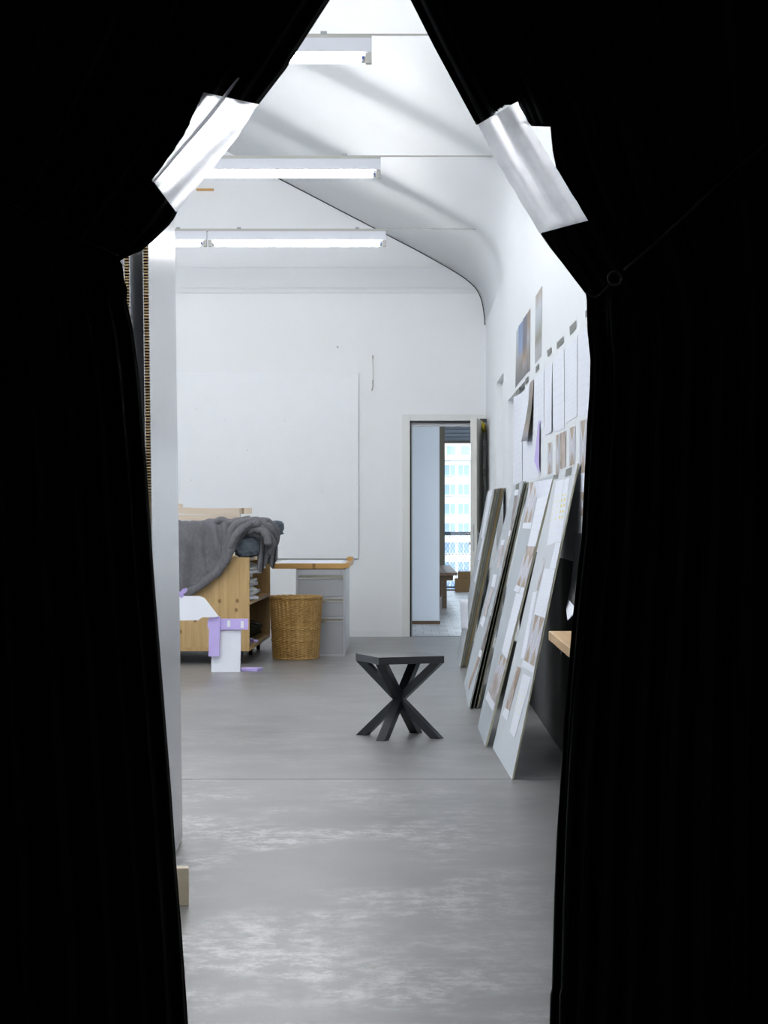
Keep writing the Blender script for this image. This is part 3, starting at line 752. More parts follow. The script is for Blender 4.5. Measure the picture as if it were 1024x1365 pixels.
# --- blanket draped over the cart corner
bl = thing('grey_blanket', 'crumpled dark grey woven blanket draped over the pine cart', 'blanket', (0, cy, 0))
def cp(x, y, o=0.0): p = W(x, y, cy+o); return p-Vector((0, cy, 0))
lowb = [(205, 797), (240, 795), (258, 790), (275, 777), (290, 766), (300, 752), (309, 741), (317, 729), (324, 717), (333, 707), (345, 703), (356, 706)]
topb = [(205, 694.5), (237, 694.5), (262, 695), (278, 693.5), (290, 692.5), (340, 692), (356, 694)]
ridges = [(284, 697, 296, 748, 7, .035), (262, 702, 258, 775, 9, -.010), (300, 697, 303, 735, 6, .03), (246, 705, 244, 790, 8, .008), (272, 710, 280, 770, 6, -.014)]
P = []
nu, nv = 90, 60
for i in range(nv+1):
    row = []
    for j in range(nu+1):
        x = 205+151*j/nu; v = i/nv
        tp, lo = interp(topb, x), interp(lowb, x)
        if v < .3:       # top surface from the back to the front edge
            q = v/.3; Yo = .55*(1-q)-.02
            p = cp(x, tp, -.03); p = Vector((p.x, Yo, p.z+.004*math.sin(x*.3+q*7)+.008*math.sin(x*.11-q*5)-.01*(1-q)))
        else:
            q = (v-.3)/.7; y = tp+(lo-tp)*q
            d = -.034*(1-math.exp(-q*9))-.006*math.sin(x*.16+y*.05)-.004*math.sin(y*.21-x*.07)
            for (xa, ya, xb, yb, wd, am) in ridges:
                tt = max(0, min(1, (y-ya)/(yb-ya))); xr = xa+(xb-xa)*tt
                d -= 1.5*am*math.exp(-((x-xr)/wd*1.3)**2)*(.35+.65*math.sin(math.pi*min(1, max(0, (y-ya+12)/(yb-ya+24)))))
            p = cp(x, y, 0); p.y = d
        row.append(p)
    P.append(row)
gridmesh('drape', P, 'blanket', bl, thick=.004)
def fold(name, pts, r, off, mat='blanket', flat=.7):
    n = len(pts); S = smoothpts([cp(x, y, off if not isinstance(off, list) else off[i]) for i, (x, y) in enumerate(pts)], 6)
    k = len(S); return tube(name, S, [r*(.55+.45*math.sin(math.pi*min(1, (i+2)/(k+2)))**.5)*(1+.08*math.sin(i*.9)) for i in range(k)], mat, bl, 10, flat=flat)
fold('rolled_hem', [(345, 693), (325, 696), (311, 703), (305, 716), (301, 731), (297, 748), (291, 761), (277, 772), (262, 784), (248, 791), (238, 793)], .036, -.06)
fold('rolled_hem', [(347, 696), (330, 701), (318, 709), (311, 722), (306, 736), (301, 748), (296, 757)], .034, -.075)
fold('rolled_hem', [(336, 696), (324, 704), (313, 716), (307, 730)], .022, -.105)
fold('fold_roll', [(282, 700), (293, 693), (306, 697), (318, 694), (334, 691)], .028, -.03)
fold('fold_roll', [(330, 708), (340, 704), (350, 707), (356, 715), (357, 726)], .035, -.05)
fold('fold_roll', [(322, 701), (338, 698), (352, 699), (362, 707), (366, 719), (361, 732), (355, 741)], .032, [-.03, -.03, -.02, 0, .1, .12, .12])
fold('fold_roll', [(340, 695), (352, 694), (362, 700), (369, 712), (367, 726)], .03, [.1, .1, .15, .25, .3])
fold('fold_roll', [(350, 700), (361, 715), (365, 728), (358, 738)], .022, [-.03, 0, .05, .1])
P = []
for i in range(25):     # dark corner hanging over the open side
    v = i/24; row = []
    for j in range(31):
        u = j/30; x = 345+22*u-2*v; yb = 757+6*math.sin(u*9)-(14 if u > .75 else 0)*(u-.75)*4
        y = 702+(yb-702)*v
        p = cp(x, y, 0); row.append(Vector((p.x, .03+.35*u+.05*math.sin(u*22+v*3)*(.3+.7*v), p.z)))
    P.append(row)
gridmesh('hanging_corner', P, 'blanket', bl, thick=.006)
bc = thing('blue_grey_cloth', 'folded blue grey cloth bundle bulging out from under the blanket', 'cloth', (0, cy, 0))
def bundle(x0, x1, y0, y1, yo, dep, mat, par, name='bundle', sd=1):
    bm = bmesh.new(); bmesh.ops.create_icosphere(bm, subdivisions=4, radius=1)
    c = cp((x0+x1)/2, (y0+y1)/2); hx_, hz_ = (x1-x0)/2/sc, (y1-y0)/2/sc
    for v in bm.verts:
        q = v.co.copy(); e = lambda t: math.copysign(abs(t)**.6, t)
        n = 1+.05*math.sin(9*q.x+7*q.z+sd)+.04*math.sin(15*q.z-5*q.x)
        v.co = Vector((c.x+e(q.x)*hx_*n, yo+e(q.y)*dep*n, c.z+e(q.z)*hz_*n))
    return finish(name, bm, mat, par, True)
bundle(311, 346, 714, 743.2, .11, .14, 'blue_cloth', bc)
bundle(316, 362, 694, 722, .20, .20, 'blanket', bl, 'inner_fold', 2)
bc2 = thing('blue_grey_cloth', 'blue grey cloth roll on the cart top behind the blanket folds', 'cloth', (0, cy, 0))
bundle(344, 373, 694, 716, .45, .2, 'blue_cloth', bc2, sd=4)
# planks lying on the blanket
def plank(label, x0, x1, y0, y1, yo, dep, amp, ph):
    t = thing('plywood_rib', label, 'plank', (0, cy, 0), group='plywood ribs on the cart')
    n = 26; bm = bmesh.new(); V = []
    sc_ = F/(cy+yo)
    for i in range(n+1):
        u = i/n; x = x0+(x1-x0)*u; dz = amp*math.sin(ph+u*5.5)/sc_
        a_ = W(x, y1, cy+yo); b_ = W(x, y0, cy+yo)
        row = []
        for (p, yy) in ((a_, 0), (b_, 0), (b_, dep), (a_, dep)): row.append(bm.verts.new((p.x, yo+yy, p.z+dz)))
        V.append(row)
    for A, B in zip(V, V[1:]):
        for k in range(4): bm.faces.new((A[k], A[(k+1) % 4], B[(k+1) % 4], B[k]))
    bm.faces.new(V[0]); bm.faces.new(V[-1][::-1])
    finish('rib', bm, 'ply', t)
    return t
plank('pale curved plywood rib lying directly on the blanket, lower of the front pair', 195, 319, 686.5, 694, .04, .16, .8, 0)
plank('pale curved plywood rib lying on top of the front pair on the cart', 195, 319, 677.5, 685.8, .035, .16, 1.3, 0)
plank('pale plywood rib sticking out behind the front pair on the cart', 195, 333.5, 677, 684.8, .30, .2, .5, 1)
plank('short pale plywood offcut under the ribs at the blanket edge', 300, 347, 690, 693.2, .28, .18, .2, 1)
plank('highest plywood rib at the back of the cart beside the honeycomb panel', 195, 240, 671.5, 675.8, .34, .2, .2, 1)

# --- foam pieces in front of the cart
sf = (896-VY)/H; fy = F/sf
def fp(x, y): p = W(x, y, fy); return p
fb_ = thing('foam_board', 'white upright foam board leaning on the pine cart front', 'foam board', (0, fy, 0))
x0, x1, zt_ = fp(281.5, 0).x, fp(320, 0).x, fp(0, 836).z
lean = Matrix.Shear('XY', 4, (0, 0)); lean = Matrix(((1, 0, 0, 0), (0, 1, .25, 0), (0, 0, 1, 0), (0, 0, 0, 1)))
box('board', x0, x1, 0, .05, 0, zt_, 'foam_white', fb_, bev=.002, mtx=lean)
def strip(name, label, xa, xb, ya, yb, o, tk=.02, mat='foam_purple', cat='foam strip'):
    t = thing(name, label, cat, (0, fy, 0), group='lilac foam pieces at the cart front')
    za, zb_ = fp(0, yb).z, fp(0, ya).z
    box('strip', fp(xa, 0).x, fp(xb, 0).x, -o-tk, -o, za, zb_, mat, t, bev=.0015, mtx=lean)
    return t
t = strip('foam_strip', 'horizontal lilac foam strip with two white tape marks on the cart front', 290, 330, 825.5, 840, .002)
for x, y, w_, h_ in ((304, 832, 2.2, 4.2), (322, 833, 2.0, 4.4)):
    box('tape_mark', fp(x-w_, 0).x, fp(x+w_, 0).x, -.0235, -.0221, fp(0, y+h_).z, fp(0, y-h_).z, 'foam_white', t, mtx=lean)
t = strip('foam_strip', 'upright lilac foam strip leaning in front of the white foam board', 278, 292.5, 822, 875, .024)
box('foam_corner', fp(276, 0).x, fp(278.5, 0).x, -.044, -.024, fp(0, 838).z, fp(0, 826).z, 'foam_purple', t, mtx=lean)
t = thing('foam_strip', 'lilac foam offcut lying flat on the floor beside the white foam board', 'foam strip', WF(335, 894), math.radians(-12))
box('strip', -.075, .075, -.09, .05, 0, .022, 'foam_purple', t, bev=.002)
wsht = thing('white_foam_sheet', 'white cut foam sheet with sloping corner resting on the lilac strip', 'foam sheet', (0, fy, 0))
outl = [(215, 795), (264, 795), (271, 797.5), (275, 802), (291, 822), (285, 823.5), (270, 823), (266, 825), (264, 827), (215, 828)]
bm = bmesh.new(); A = []; B = []
for x, y in outl:
    p = fp(x, y); A.append(bm.verts.new((p.x, .06+.25*p.z-.13, p.z))); B.append(bm.verts.new((p.x, .06+.25*p.z-.118, p.z)))
bm.faces.new(A); bm.faces.new(B[::-1])
for i in range(len(A)): j = (i+1) % len(A); bm.faces.new((A[i], A[j], B[j], B[i]))
finish('sheet', bm, 'foam_white', wsht)
box('sheet_edge', fp(215, 0).x, fp(267, 0).x, -.075+.11, -.071+.11, fp(0, 823.4).z, fp(0, 822.2).z, 'edge_grey', wsht)
pf = thing('lilac_foam_scrap', 'small ragged lilac foam scrap on the white foam sheet', 'foam scrap', (0, fy, 0))
bm = bmesh.new()
for k, (x, y, r) in enumerate(((239, 792, 3.2), (243, 789, 3), (246, 786.5, 2), (241, 795, 2.4))):
    p = fp(x, y); m4 = Matrix.Translation((p.x, .06+.25*p.z-.124, p.z)) @ Matrix.Rotation(k*.8, 4, 'Y')
    bbox(bm, -r/sf, r/sf, -.01, .01, -r*.7/sf, r*.9/sf, m4)
finish('scrap', bm, 'foam_purple', pf)

# ================================================================== BASKET
sb = (880-VY)/H
bkp = ((392.8-VX)/sb, F/sb+.18, 0)
bs = thing('wicker_basket', 'tall round woven wicker waste basket in front of the grey drawer unit', 'basket', bkp)
HB, RT, RB = 83.5/sb, 33.5/sb, 29.2/sb
nst, nr = 34, 54
bm = bmesh.new(); rings = []
nc = nst*4
for i in range(nr+1):
    z = HB*i/nr; q = i/nr; r = RB+(RT-RB)*(q**1.15)+(.006 if q > .97 else 0); ring = []
    for k in range(nc):
        an = 2*math.pi*k/nc; ph = k/4.
        wv = math.cos(math.pi*ph)*(1 if i % 2 else -1)
        stake = .0045*abs(math.cos(math.pi*ph))
        dr = .0035*wv+stake
        if abs(q-.5) < .025 or abs(q-.31) < .02: dr += .004
        ring.append(bm.verts.new(((r+dr)*math.cos(an), (r+dr)*math.sin(an), z)))
    rings.append(ring)
for A, B in zip(rings, rings[1:]):
    for k in range(nc): bm.faces.new((A[k], A[(k+1) % nc], B[(k+1) % nc], B[k]))
o = finish('woven_wall', bm, 'wicker', bs); md = o.modifiers.new('thickness', 'SOLIDIFY'); md.thickness = .008; md.offset = -1
def ringtube(name, r, z, rr, wob=0):
    tube(name, [(r*math.cos(t*math.pi/32), r*math.sin(t*math.pi/32), z+wob*math.sin(t*2.1)) for t in range(65)], rr, 'wicker', bs, 8)
ringtube('rim', RT, HB, .010, .003); ringtube('rim', RT-.004, HB-.022, .008, .002); ringtube('foot_ring', RB+.003, .010, .010, .002)
tube('base', [(0, 0, .004), (0, 0, .012)], RB-.004, 'wicker', bs, 32)
for k in range(nst):
    an = 2*math.pi*(k+.0)/nst
    tube('stake', [((RB+(RT-RB)*q**1.15+.0075)*math.cos(an), (RB+(RT-RB)*q**1.15+.0075)*math.sin(an), .02+q*(HB-.05)) for q in (0, .25, .5, .75, 1)], .0065, 'wicker', bs, 6)

# ================================================================== DESK AND DRAWERS
sd = (874.5-VY)/H; dy = F/sd
dx = lambda x: (x-VX)/sd
dz = lambda y: H+(VY-y)/sd
dk = thing('work_desk', 'desk with orange wood edge and white top against the far wall', 'desk', (0, dy, 0))
DD = 1.35; XL = -1.105
box('front_edge', XL, dx(460.5), 0, .035, dz(758.2), dz(751.2), 'oak_edge', dk, bev=.002)
box('top_board', XL, dx(460.5), .035, DD, dz(757), dz(751.6), 'paper_cream', dk)
box('side_edge', dx(460.5), dx(460.5)+.03, .0, DD, dz(757), dz(750.5), 'oak_edge', dk, bev=.002)
box('corner_block', dx(458), dx(460.5)+.03, DD-.35, DD, dz(750.8), dz(750.8)+.03, 'oak_edge', dk, bev=.002)
for x in (dx(400), dx(450)): box('leg', x, x+.04, DD-.09, DD-.05, 0, dz(757.5), 'steel_grey', dk)
pp = box('paper_sheet', XL+.05, dx(455), .05, DD-.05, dz(751.6)+.001, dz(751.6)+.006, 'paper'); pp.location = (0, dy, 0)
tag(pp, 'large white paper covering the top of the desk', 'paper')
du = thing('drawer_unit', 'grey steel drawer pedestal with three drawers under the desk end', 'drawers', (0, dy+.005, 0))
xa, xb = dx(394.5), dx(460)
box('carcass', xa, xb, .012, 1.15, .006, dz(758.8), 'steel_light', du, bev=.003)
box('top_rail', xa+.02, xb-.018, .004, .014, dz(766), dz(759.5), 'steel_light', du)
box('lock', dx(455)-.01, dx(455)+.01, -.002, .006, dz(763.5), dz(761.5), 'edge_grey', du)
for (ya, yb) in ((766.5, 795), (797.5, 821.5), (824, 872)):
    dr = bpy.data.objects.new('drawer', None); COL.objects.link(dr); dr.parent = du
    box('drawer_front', xa+.022, xb-.016, 0, .014, dz(yb), dz(ya+4.2), 'steel_grey', dr, bev=.003)
    box('grip_recess', xa+.022, xb-.016, .008, .016, dz(ya+4.2), dz(ya+.8), 'edge_olive', dr)
    box('grip_lip', xa+.022, xb-.016, -.006, .008, dz(ya+5.6), dz(ya+3.6), 'chrome', dr)
box('side_gap', xb, xb+.003, .012, 1.15, .03, dz(760), 'steel_grey', du)
box('plinth', xa, xb, .0, .012, .0, dz(872.3), 'steel_light', du)

# ================================================================== DESK ON THE RIGHT WALL, DARK PRINT
rd = thing('wall_desk', 'wooden wall desk with pale edge half hidden by the black curtain', 'desk')
Xd = .5; Yd1 = F/377.; zd = H-149/377.
box('desk_top', Xd, XR-.005, YCUR+.5, Yd1, zd-.033, zd, 'desk_wood', rd, bev=.003)
for y in (YCUR+.7, Yd1-.2):
    box('bracket', Xd+.03, XR-.005, y, y+.03, zd-.07, zd-.033, 'black_metal', rd)
tube('hook', smoothpts([(Xd+.035, Yd1-.03, zd-.033), (Xd+.035, Yd1-.03, zd-.045), (Xd+.05, Yd1-.03, zd-.05), (Xd+.06, Yd1-.03, zd-.04)], 4), .003, 'chrome', rd, 6)
dp = thing('dark_print', 'large nearly black photographic print curling off the wall, white lower border', 'print')
def prt(v0, v1, mat, name):
    P = []
    for i in range(13):
        v = v0+(v1-v0)*i/12; row = []
        for j in range(13):
            u = j/12; z = 1.06-.335*v; x = XR-.006-.15*(v**2.2)*(.25+.75*u); row.append(Vector((x, 9.0-1.5*u, z+.02*u*v)))
        P.append(row)
    return gridmesh(name, P, mat, dp, thick=.001)
prt(0, .88, 'print_dark', 'image'); prt(.88, 1, 'paper', 'white_border')
box_w = box('storage_box', .60, .735, 13.6, 14.0, 0, .30, 'paper_cream', None, bev=.006)
tag(box_w, 'pale box on the floor against the wall behind the leaning boards', 'box')
blk = box('lower_wall_shade', .742, .749, 4.6, 13.4, 0, .93, 'shade_dark')  # dark sheet put in for the shade behind the boards and below the desk
tag(blk, 'dark sheet standing in for shade on the lower wall around the wall desk and behind the leaning boards', 'panel')

# ================================================================== LEANING BOARDS
class Board:
    def __init__(s, name, label, bl_, br_, tr_, tl_, ztr=None, mat='board_face', tk=.007, edge='edge_cream', group='pin boards leaning on the wall', off=0):
        # image corners; the two bottom corners stand on the floor, each top corner stands over its bottom corner in depth
        s.bl, s.br = WF(*bl_), WF(*br_)
        s.tr, s.tl = W(*tr_, s.br.y), W(*tl_, s.bl.y)
        o = Vector((off, 0, 0))
        s.c = [p+o for p in (s.tl, s.tr, s.br, s.bl)]
        s.n = ((s.tr-s.br).cross(s.bl-s.br)).normalized()
        if s.n.x > 0: s.n = -s.n
        s.root = thing(name, label, 'board', (0, 0, 0), 0, group)
        n = 8
        bm = bmesh.new(); Fm = [[bm.verts.new(bilin(s.c, j/n, i/n)) for j in range(n+1)] for i in range(n+1)]
        Bk = [[bm.verts.new(bilin(s.c, j/n, i/n)-s.n*tk) for j in range(n+1)] for i in range(n+1)]
        for i in range(n):
            for j in range(n):
                bm.faces.new((Fm[i][j], Fm[i+1][j], Fm[i+1][j+1], Fm[i][j+1])); bm.faces.new((Bk[i][j], Bk[i][j+1], Bk[i+1][j+1], Bk[i+1][j]))
        ed = []
        for i in range(n):
            for (j, k) in ((0, 0), (n, n)):
                ed.append(bm.faces.new((Fm[i][j], Bk[i][j], Bk[i+1][j], Fm[i+1][j])))
            for r in (0, n): ed.append(bm.faces.new((Fm[r][i], Fm[r][i+1], Bk[r][i+1], Bk[r][i])))
        o_ = finish('board', bm, mat, s.root)
        o_.data.materials.append(MATS[edge])
        # edges: faces whose normal is far from the board normal
        for p in o_.data.polygons:
            if abs(p.normal.dot(s.n)) < .7: p.material_index = 1
    def uv(s, x, y):
        u, v = .5, .5
        for _ in range(30):
            p = PX(bilin(s.c, u, v)); e = 1e-4
            pu = PX(bilin(s.c, u+e, v)); pv = PX(bilin(s.c, u, v+e))
            a_, b_, c_, d_ = (pu[0]-p[0])/e, (pv[0]-p[0])/e, (pu[1]-p[1])/e, (pv[1]-p[1])/e
            det = a_*d_-b_*c_; rx, ry = x-p[0], y-p[1]
            u += (d_*rx-b_*ry)/det; v += (a_*ry-c_*rx)/det
        return u, v
    def put(s, name, quad, mat, lift=.002, curl=None):
        # quad: four picture points tl,tr,br,bl on the board face -> rectangle-ish sheet on that face
        q = [s.uv(x, y) for x, y in quad]
        q = [(max(.0, min(1, u)), max(0, min(1, v))) for u, v in q]
        P = []; n = 4
        for i in range(n+1):
            row = []
            for j in range(n+1):
                a_, b_ = j/n, i/n
                u = (q[0][0]*(1-a_)+q[1][0]*a_)*(1-b_)+(q[3][0]*(1-a_)+q[2][0]*a_)*b_
                v = (q[0][1]*(1-a_)+q[1][1]*a_)*(1-b_)+(q[3][1]*(1-a_)+q[2][1]*a_)*b_
                row.append(bilin(s.c, u, v)+s.n*(lift*.45+(curl(a_, b_) if curl else 0)))
            P.append(row)
        return gridmesh(name, P, mat, s.root, thick=.0003, smooth=False)
def c1(*p): return [(660+x/7.877, 600+y/7.877) for x, y in p]
def c2_(*p): return [(600+x/7.877, 640+y/7.877) for x, y in p]
def c3(*p): return [(600+x/7.877, 760+y/7.877) for x, y in p]
def c4(*p): return [(610+x/6.4, 880+y/6.4) for x, y in p]
def c5(*p): return [(640+x/7.877, 740+y/7.877) for x, y in p]
# nearest board
B1 = Board('pin_board', 'pale grey pin board with yellow-marked drawings leaning next to the wall desk', (657, 997), (682.5, 1039.5), (770.4, 617.4), (739.4, 634.5), mat='board_face_light', edge='edge_cream')
t = B1.put('label_card', c1((750, 200), (812, 178), (800, 262), (738, 285)), 'tag_grey', .003)
B1.put('label_card', c1((634, 246), (675, 230), (665, 298), (627, 312)), 'tag_grey', .003)
B1.put('drawing_sheet', c1((733, 312), (790, 288), (703, 968), (640, 965)), 'drawing_yellow', .003)
B1.put('drawing_sheet', c1((645, 325), (728, 305), (640, 968), (545, 1010)), 'drawing_pale', .002)
B1.put('drawing_sheet', c1((640, 970), (718, 975), (690, 1250), (575, 1250)), 'drawing', .0035)
B1.put('drawing_sheet', c5((680, 140), (842, 160), (715, 672), (572, 622)), 'drawing_fine', .004)
B1.put('photo_print', c5((672, 20), (690, 30), (615, 380), (592, 365)), 'print_pale', .003)
B1.put('photo_print', c5((575, 622), (716, 680), (590, 1205), (462, 1100)), 'print_cross_pair', .005)
B1.put('white_card', c5((462, 1100), (592, 1185), (575, 1250), (440, 1165)), 'paper', .0055)
B1.put('drawing_sheet', c5((560, 390), (600, 380), (470, 1090), (430, 1080)), 'drawing_fine', .002)
B1.put('photo_print', c4((515, 50), (545, 70), (445, 435), (408, 405)), 'print_brown', .003)
B1.put('white_card', c4((408, 405), (445, 432), (425, 522), (382, 465)), 'paper', .0035)
B1.put('drawing_sheet', c4((560, 115), (632, 150), (490, 665), (447, 610)), 'drawing_pale', .003)
# second
B2 = Board('pin_board', 'grey pin board with paired photo prints standing between its neighbours', (637, 969), (646.6, 995.4), (738.6, 632.5), (706, 643.5), edge='edge_cream', tk=.010)
B2.put('photo_print', c1((368, 345), (465, 328), (385, 758), (302, 760)), 'print_cross_pair', .003)
B2.put('white_card', c1((300, 765), (388, 760), (378, 828), (290, 822)), 'paper', .0035)
B2.put('drawing_sheet', c1((478, 350), (612, 300), (452, 1012), (345, 1010)), 'drawing', .003, curl=lambda a_, b_: .05*max(0, .16-b_)*4*(1-a_))
B2.put('photo_print', c1((335, 1008), (448, 1015), (418, 1160), (318, 1160)), 'print_brown', .003)
B2.put('photo_print', c5((468, 0), (570, 10), (490, 345), (385, 310)), 'print_cross_pair', .004)
B2.put('white_card', c5((385, 308), (432, 335), (408, 395), (358, 372)), 'paper', .0045)
B2.put('white_card', c5((438, 335), (490, 348), (468, 425), (412, 395)), 'paper', .0045)
B2.put('drawing_sheet', c5((382, 395), (475, 425), (300, 1110), (230, 1015)), 'drawing_fine', .003)
B2.put('photo_print', c3((530, 880), (605, 950), (540, 1200), (445, 1180)), 'print_cross_pair', .003)
B2.put('photo_print', c4((322, 110), (405, 140), (320, 385), (270, 275)), 'print_pale', .0035)
B2.put('white_card', c4((265, 262), (290, 320), (268, 368), (240, 322)), 'paper', .004)
B2.put('white_card', c4((290, 322), (325, 375), (303, 435), (266, 372)), 'paper', .004)
# third stack
B3 = Board('pin_board', 'grey pin board with two columns of narrow photos, front of its stack', (618.5, 911), (625, 945), (697.5, 641.5), (684, 648), edge='edge_grey', tk=.008)
B3.put('label_card', c1((225, 345), (258, 335), (250, 410), (218, 415)), 'tag_grey', .003)
def chain(col, mats):
    for (q, mt) in zip(col, mats): B3.put('white_card' if mt == 'paper' else 'photo_print', q, mt, .003)
chain([c1((212, 420), (250, 415), (242, 470), (203, 475)), c1((208, 480), (243, 478), (190, 845), (160, 840)), c1((150, 850), (190, 848), (178, 905), (140, 905)), c1((140, 910), (175, 908), (128, 1065), (108, 1060)), c1((110, 1065), (130, 1068), (100, 1260), (70, 1260)),
       c1((68, 945), (105, 940), (95, 995), (60, 998)), c1((58, 1000), (98, 1000), (50, 1240), (12, 1240))],
      ['paper', 'print_grey', 'paper', 'print_brown', 'print_grey', 'paper', 'print_pale'])
chain([c2_((455, 990), (495, 990), (470, 1130), (435, 1115)), c3((430, 180), (462, 190), (378, 505), (345, 470)), c3((350, 475), (380, 505), (345, 605), (318, 560)), c3((545, 10), (575, 15), (560, 80), (530, 60)),
       c3((530, 85), (555, 90), (468, 445), (440, 430)), c3((440, 435), (470, 450), (450, 510), (420, 480)), c3((422, 488), (450, 505), (345, 868), (325, 830)), c3((318, 830), (350, 875), (325, 925), (300, 900)), c3((300, 905), (318, 920), (200, 1255), (190, 1210))],
      ['paper', 'print_pale', 'paper', 'paper', 'print_grey', 'paper', 'print_grey', 'paper', 'print_brown'])
Board('pin_board', 'thin board directly behind the narrow-photo pin board, cream edge showing', (623.5, 911), (631, 944), (700.3, 641.5), (686, 648), edge='edge_olive', tk=.006, off=.0)
Board('pin_board', 'thick cream-edged board at the wall side of the narrow-photo stack', (627, 911), (635.5, 943.5), (703.2, 642.5), (687.3, 648), edge='edge_cream', tk=.010, off=.0)
# fourth stack, many thin boards
eds = ['edge_grey', 'edge_olive', 'edge_cream', 'edge_olive', 'edge_grey', 'edge_olive', 'edge_orange', 'edge_cream', 'edge_grey']
ords = ['first', 'second', 'third', 'fourth', 'fifth', 'sixth', 'seventh', 'eighth', 'last']
xb_, xt_ = 613.0, 659.0
for k, e in enumerate(eds):
    f = k/len(eds); xbt, xtp = xb_+11.0*f, xt_+15.5*f
    lab = 'thin board with an orange edge in the stack beside the open door' if e == 'edge_orange' else ords[k]+' thin board from the room side in the stack beside the open door'
    b4 = Board('thin_board', lab, (xbt-3.2, 872), (xbt, 890-.25*k), (xtp, 651.5-.2*k), (xtp-9, 655), edge=e, tk=.0058, group='thin boards stacked beside the open door', mat='board_face')
    if k == 0: B4 = b4
B4.put('drawing_sheet', c2_((412, 95), (452, 100), (350, 620), (330, 600)), 'paper', .004)
B4.put('drawing_sheet', c2_((350, 600), (375, 600), (325, 850), (295, 835)), 'drawing', .006)
B4.put('drawing_sheet', c2_((305, 850), (330, 850), (270, 1080), (255, 1060)), 'drawing_fine', .004)
P = []
ysh = F/178.
for i in range(9):
    v = i/8; P.append([W(613+11*u+2.5*v*(1-u), 799+41*v, ysh-.3*u+.03*math.sin(2*v)) for u in [j/6 for j in range(7)]])
gridmesh('loose_sheet', P, 'paper', B4.root, thick=.0006)

# ================================================================== PAPERS PINNED TO THE RIGHT WALL
def wq(*p, o=.004): return [WX(x, y, XR-(o*.3 if o < .01 else o*.5)) for x, y in p]
def z4(*p): return [(660+x/7.877, 380+y/7.877) for x, y in p]
def z5(*p): return [(660+x/7.877, 500+y/7.877) for x, y in p]
def pin(name, quad, mat, label, cat, o=.004, n=1, curl=None, group=None):
    t = sheet(name, wq(*quad, o=o), mat, None, n=n, curl=curl); return tag(t, label, cat, group)
gp = 'photo posters high on the right wall'
pin('photo_poster', z4((224, 495), (247, 440), (243, 1040), (214, 1082)), 'poster_grey', 'grey streetscape photo poster high on the wall, closest to the door', 'poster', group=gp)
pin('photo_poster', z4((248, 432), (293, 372), (287, 985), (244, 1038)), 'poster_sky', 'photo poster with bright blue sky high on the wall', 'poster', .005, group=gp)
pin('photo_poster', z4((293, 362), (336, 296), (330, 930), (287, 985)), 'poster_dusk', 'dark dusk photo poster with orange lights high on the wall', 'poster', .006, group=gp)
pin('photo_poster', z4((337, 300), (372, 240), (365, 900), (331, 930)), 'poster_brown', 'brown and white photo poster at the end of the row of four', 'poster', .005, group=gp)
pin('photo_poster', z4((427, 118), (496, 5), (486, 748), (419, 830)), 'poster_court', 'single brown and pale photo poster hung apart from the row of four', 'poster', group=gp)
tags_ = [('first', (218, 180), (252, 135), (250, 185), (228, 220)), ('second', (318, 55), (352, 12), (350, 70), (318, 105))]
nth = ['first', 'second', 'third', 'fourth', 'fifth', 'sixth', 'seventh']
TG = [z5((216, 172), (252, 135), (250, 182), (228, 218)), z5((318, 42), (350, 10), (352, 70), (318, 105)), z4((428, 860), (462, 822), (462, 880), (428, 925)), z4((546, 690), (592, 650), (592, 712), (552, 755)),
      z4((650, 605), (718, 535), (718, 605), (650, 675)), z4((783, 440), (850, 370), (850, 455), (787, 525)), z4((948, 275), (1010, 205), (1010, 290), (950, 345))]
for k, q in enumerate(TG):
    pin('label_card', q, 'tag_grey', nth[k]+' small grey label card pinned in a row, counted from the door', 'label card', .008, group='grey label cards on the right wall')
gd = 'white drawing sheets on the right wall'
vec = lambda f: (lambda u, v: Vector((-f(u, v), 0, 0)))
pin('drawing_sheet', z5((195, 235), (282, 185), (285, 1110), (188, 1150)), 'drawing_fine', 'long white drawing sheet hanging at the wall recess under the first label card', 'drawing', .006, group=gd)
pin('drawing_sheet', z5((288, 180), (362, 90), (330, 640), (280, 640)), 'drawing', 'white curling drawing sheet under the first two label cards', 'drawing', .008, 6, vec(lambda u, v: .012*v*v*(1-u)), gd)
pin('curled_photo', z5((370, 80), (405, 42), (385, 690), (325, 700)), 'print_curled', 'long brown and green photo print curling off the wall among drawings', 'print', .012, 8, vec(lambda u, v: .03*v*v), gd)
pin('drawing_sheet', z5((290, 690), (440, 600), (460, 1080), (290, 1120)), 'drawing_fine', 'white drawing sheet below the curling photo print', 'drawing', .005, group=gd)
pin('drawing_sheet', z5((408, 40), (515, -60), (515, 560), (408, 600)), 'drawing', 'white drawing sheet under the third label card', 'drawing', .006, group=gd)
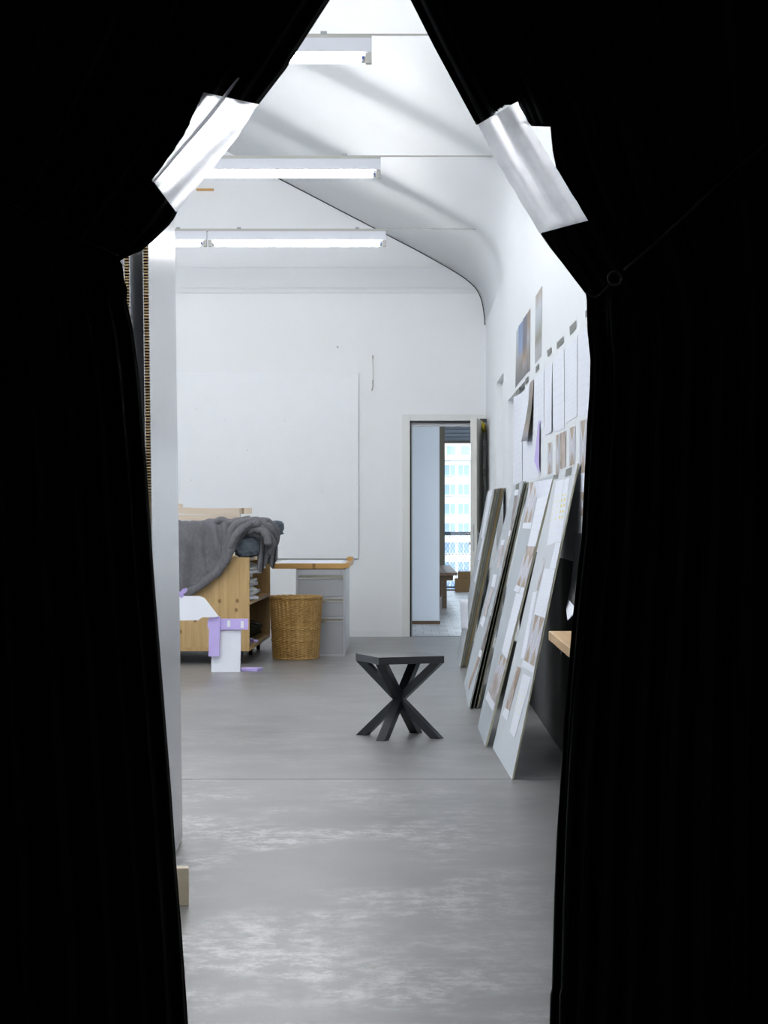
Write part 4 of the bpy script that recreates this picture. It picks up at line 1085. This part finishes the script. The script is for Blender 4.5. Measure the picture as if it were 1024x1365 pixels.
pin('lilac_sheet', z5((455, 480), (466, 470), (462, 1045), (428, 900)), 'foam_purple', 'narrow lilac backing sheet curling between the drawings', 'sheet', .02, 4, vec(lambda u, v: .008*v*(1-u)), gd)
pin('drawing_sheet', z5((522, -60), (600, -130), (605, 590), (525, 640)), 'drawing_fine', 'white drawing sheet under the fourth label card', 'drawing', .006, 4, vec(lambda u, v: .006*v*u), gd)
pin('drawing_sheet', z5((612, -160), (725, -270), (728, 560), (615, 600)), 'drawing', 'white drawing sheet under the fifth label card', 'drawing', .006, group=gd)
pin('drawing_sheet', z5((735, -285), (865, -410), (862, 430), (738, 510)), 'drawing_fine', 'white drawing sheet under the sixth label card', 'drawing', .006, group=gd)
pin('drawing_sheet', z5((872, -420), (1010, -555), (1010, 400), (872, 440)), 'drawing', 'white drawing sheet under the seventh label card next to the curtain', 'drawing', .006, group=gd)
gq = 'small photo prints in the lower row on the right wall'
pin('photo_print', z5((553, 718), (598, 702), (597, 1022), (550, 1045)), 'print_cross', 'first narrow photo print of the lower row, counted from the door', 'print', .006, group=gq)
pin('photo_print', z5((638, 635), (676, 618), (672, 1040), (634, 1060)), 'print_cross', 'second photo print of the lower row on the wall, counted from the door', 'print', .006, group=gq)
pin('photo_print', z5((684, 612), (748, 582), (742, 962), (682, 990)), 'print_brown', 'third and brownest photo print of the lower row on the wall', 'print', .006, group=gq)
pin('photo_print', z5((778, 560), (845, 530), (840, 930), (778, 960)), 'print_cross', 'fourth photo print of the lower row on the wall, counted from the door', 'print', .006, group=gq)
pin('photo_print', z5((888, 490), (962, 462), (962, 1025), (885, 1030)), 'print_cross', 'fifth photo print of the lower row on the wall, next to the curtain', 'print', .006, group=gq)
pin('drawing_sheet', c1((880, 245), (960, 235), (960, 440), (882, 440)), 'drawing_fine', 'white drawing sheet beneath the fifth photo print beside the curtain', 'drawing', .006, group=gd)
pin('photo_print', c1((888, 445), (960, 440), (945, 690), (886, 690)), 'print_cross', 'lowest photo print on the wall beside the curtain', 'print', .006, group=gq)
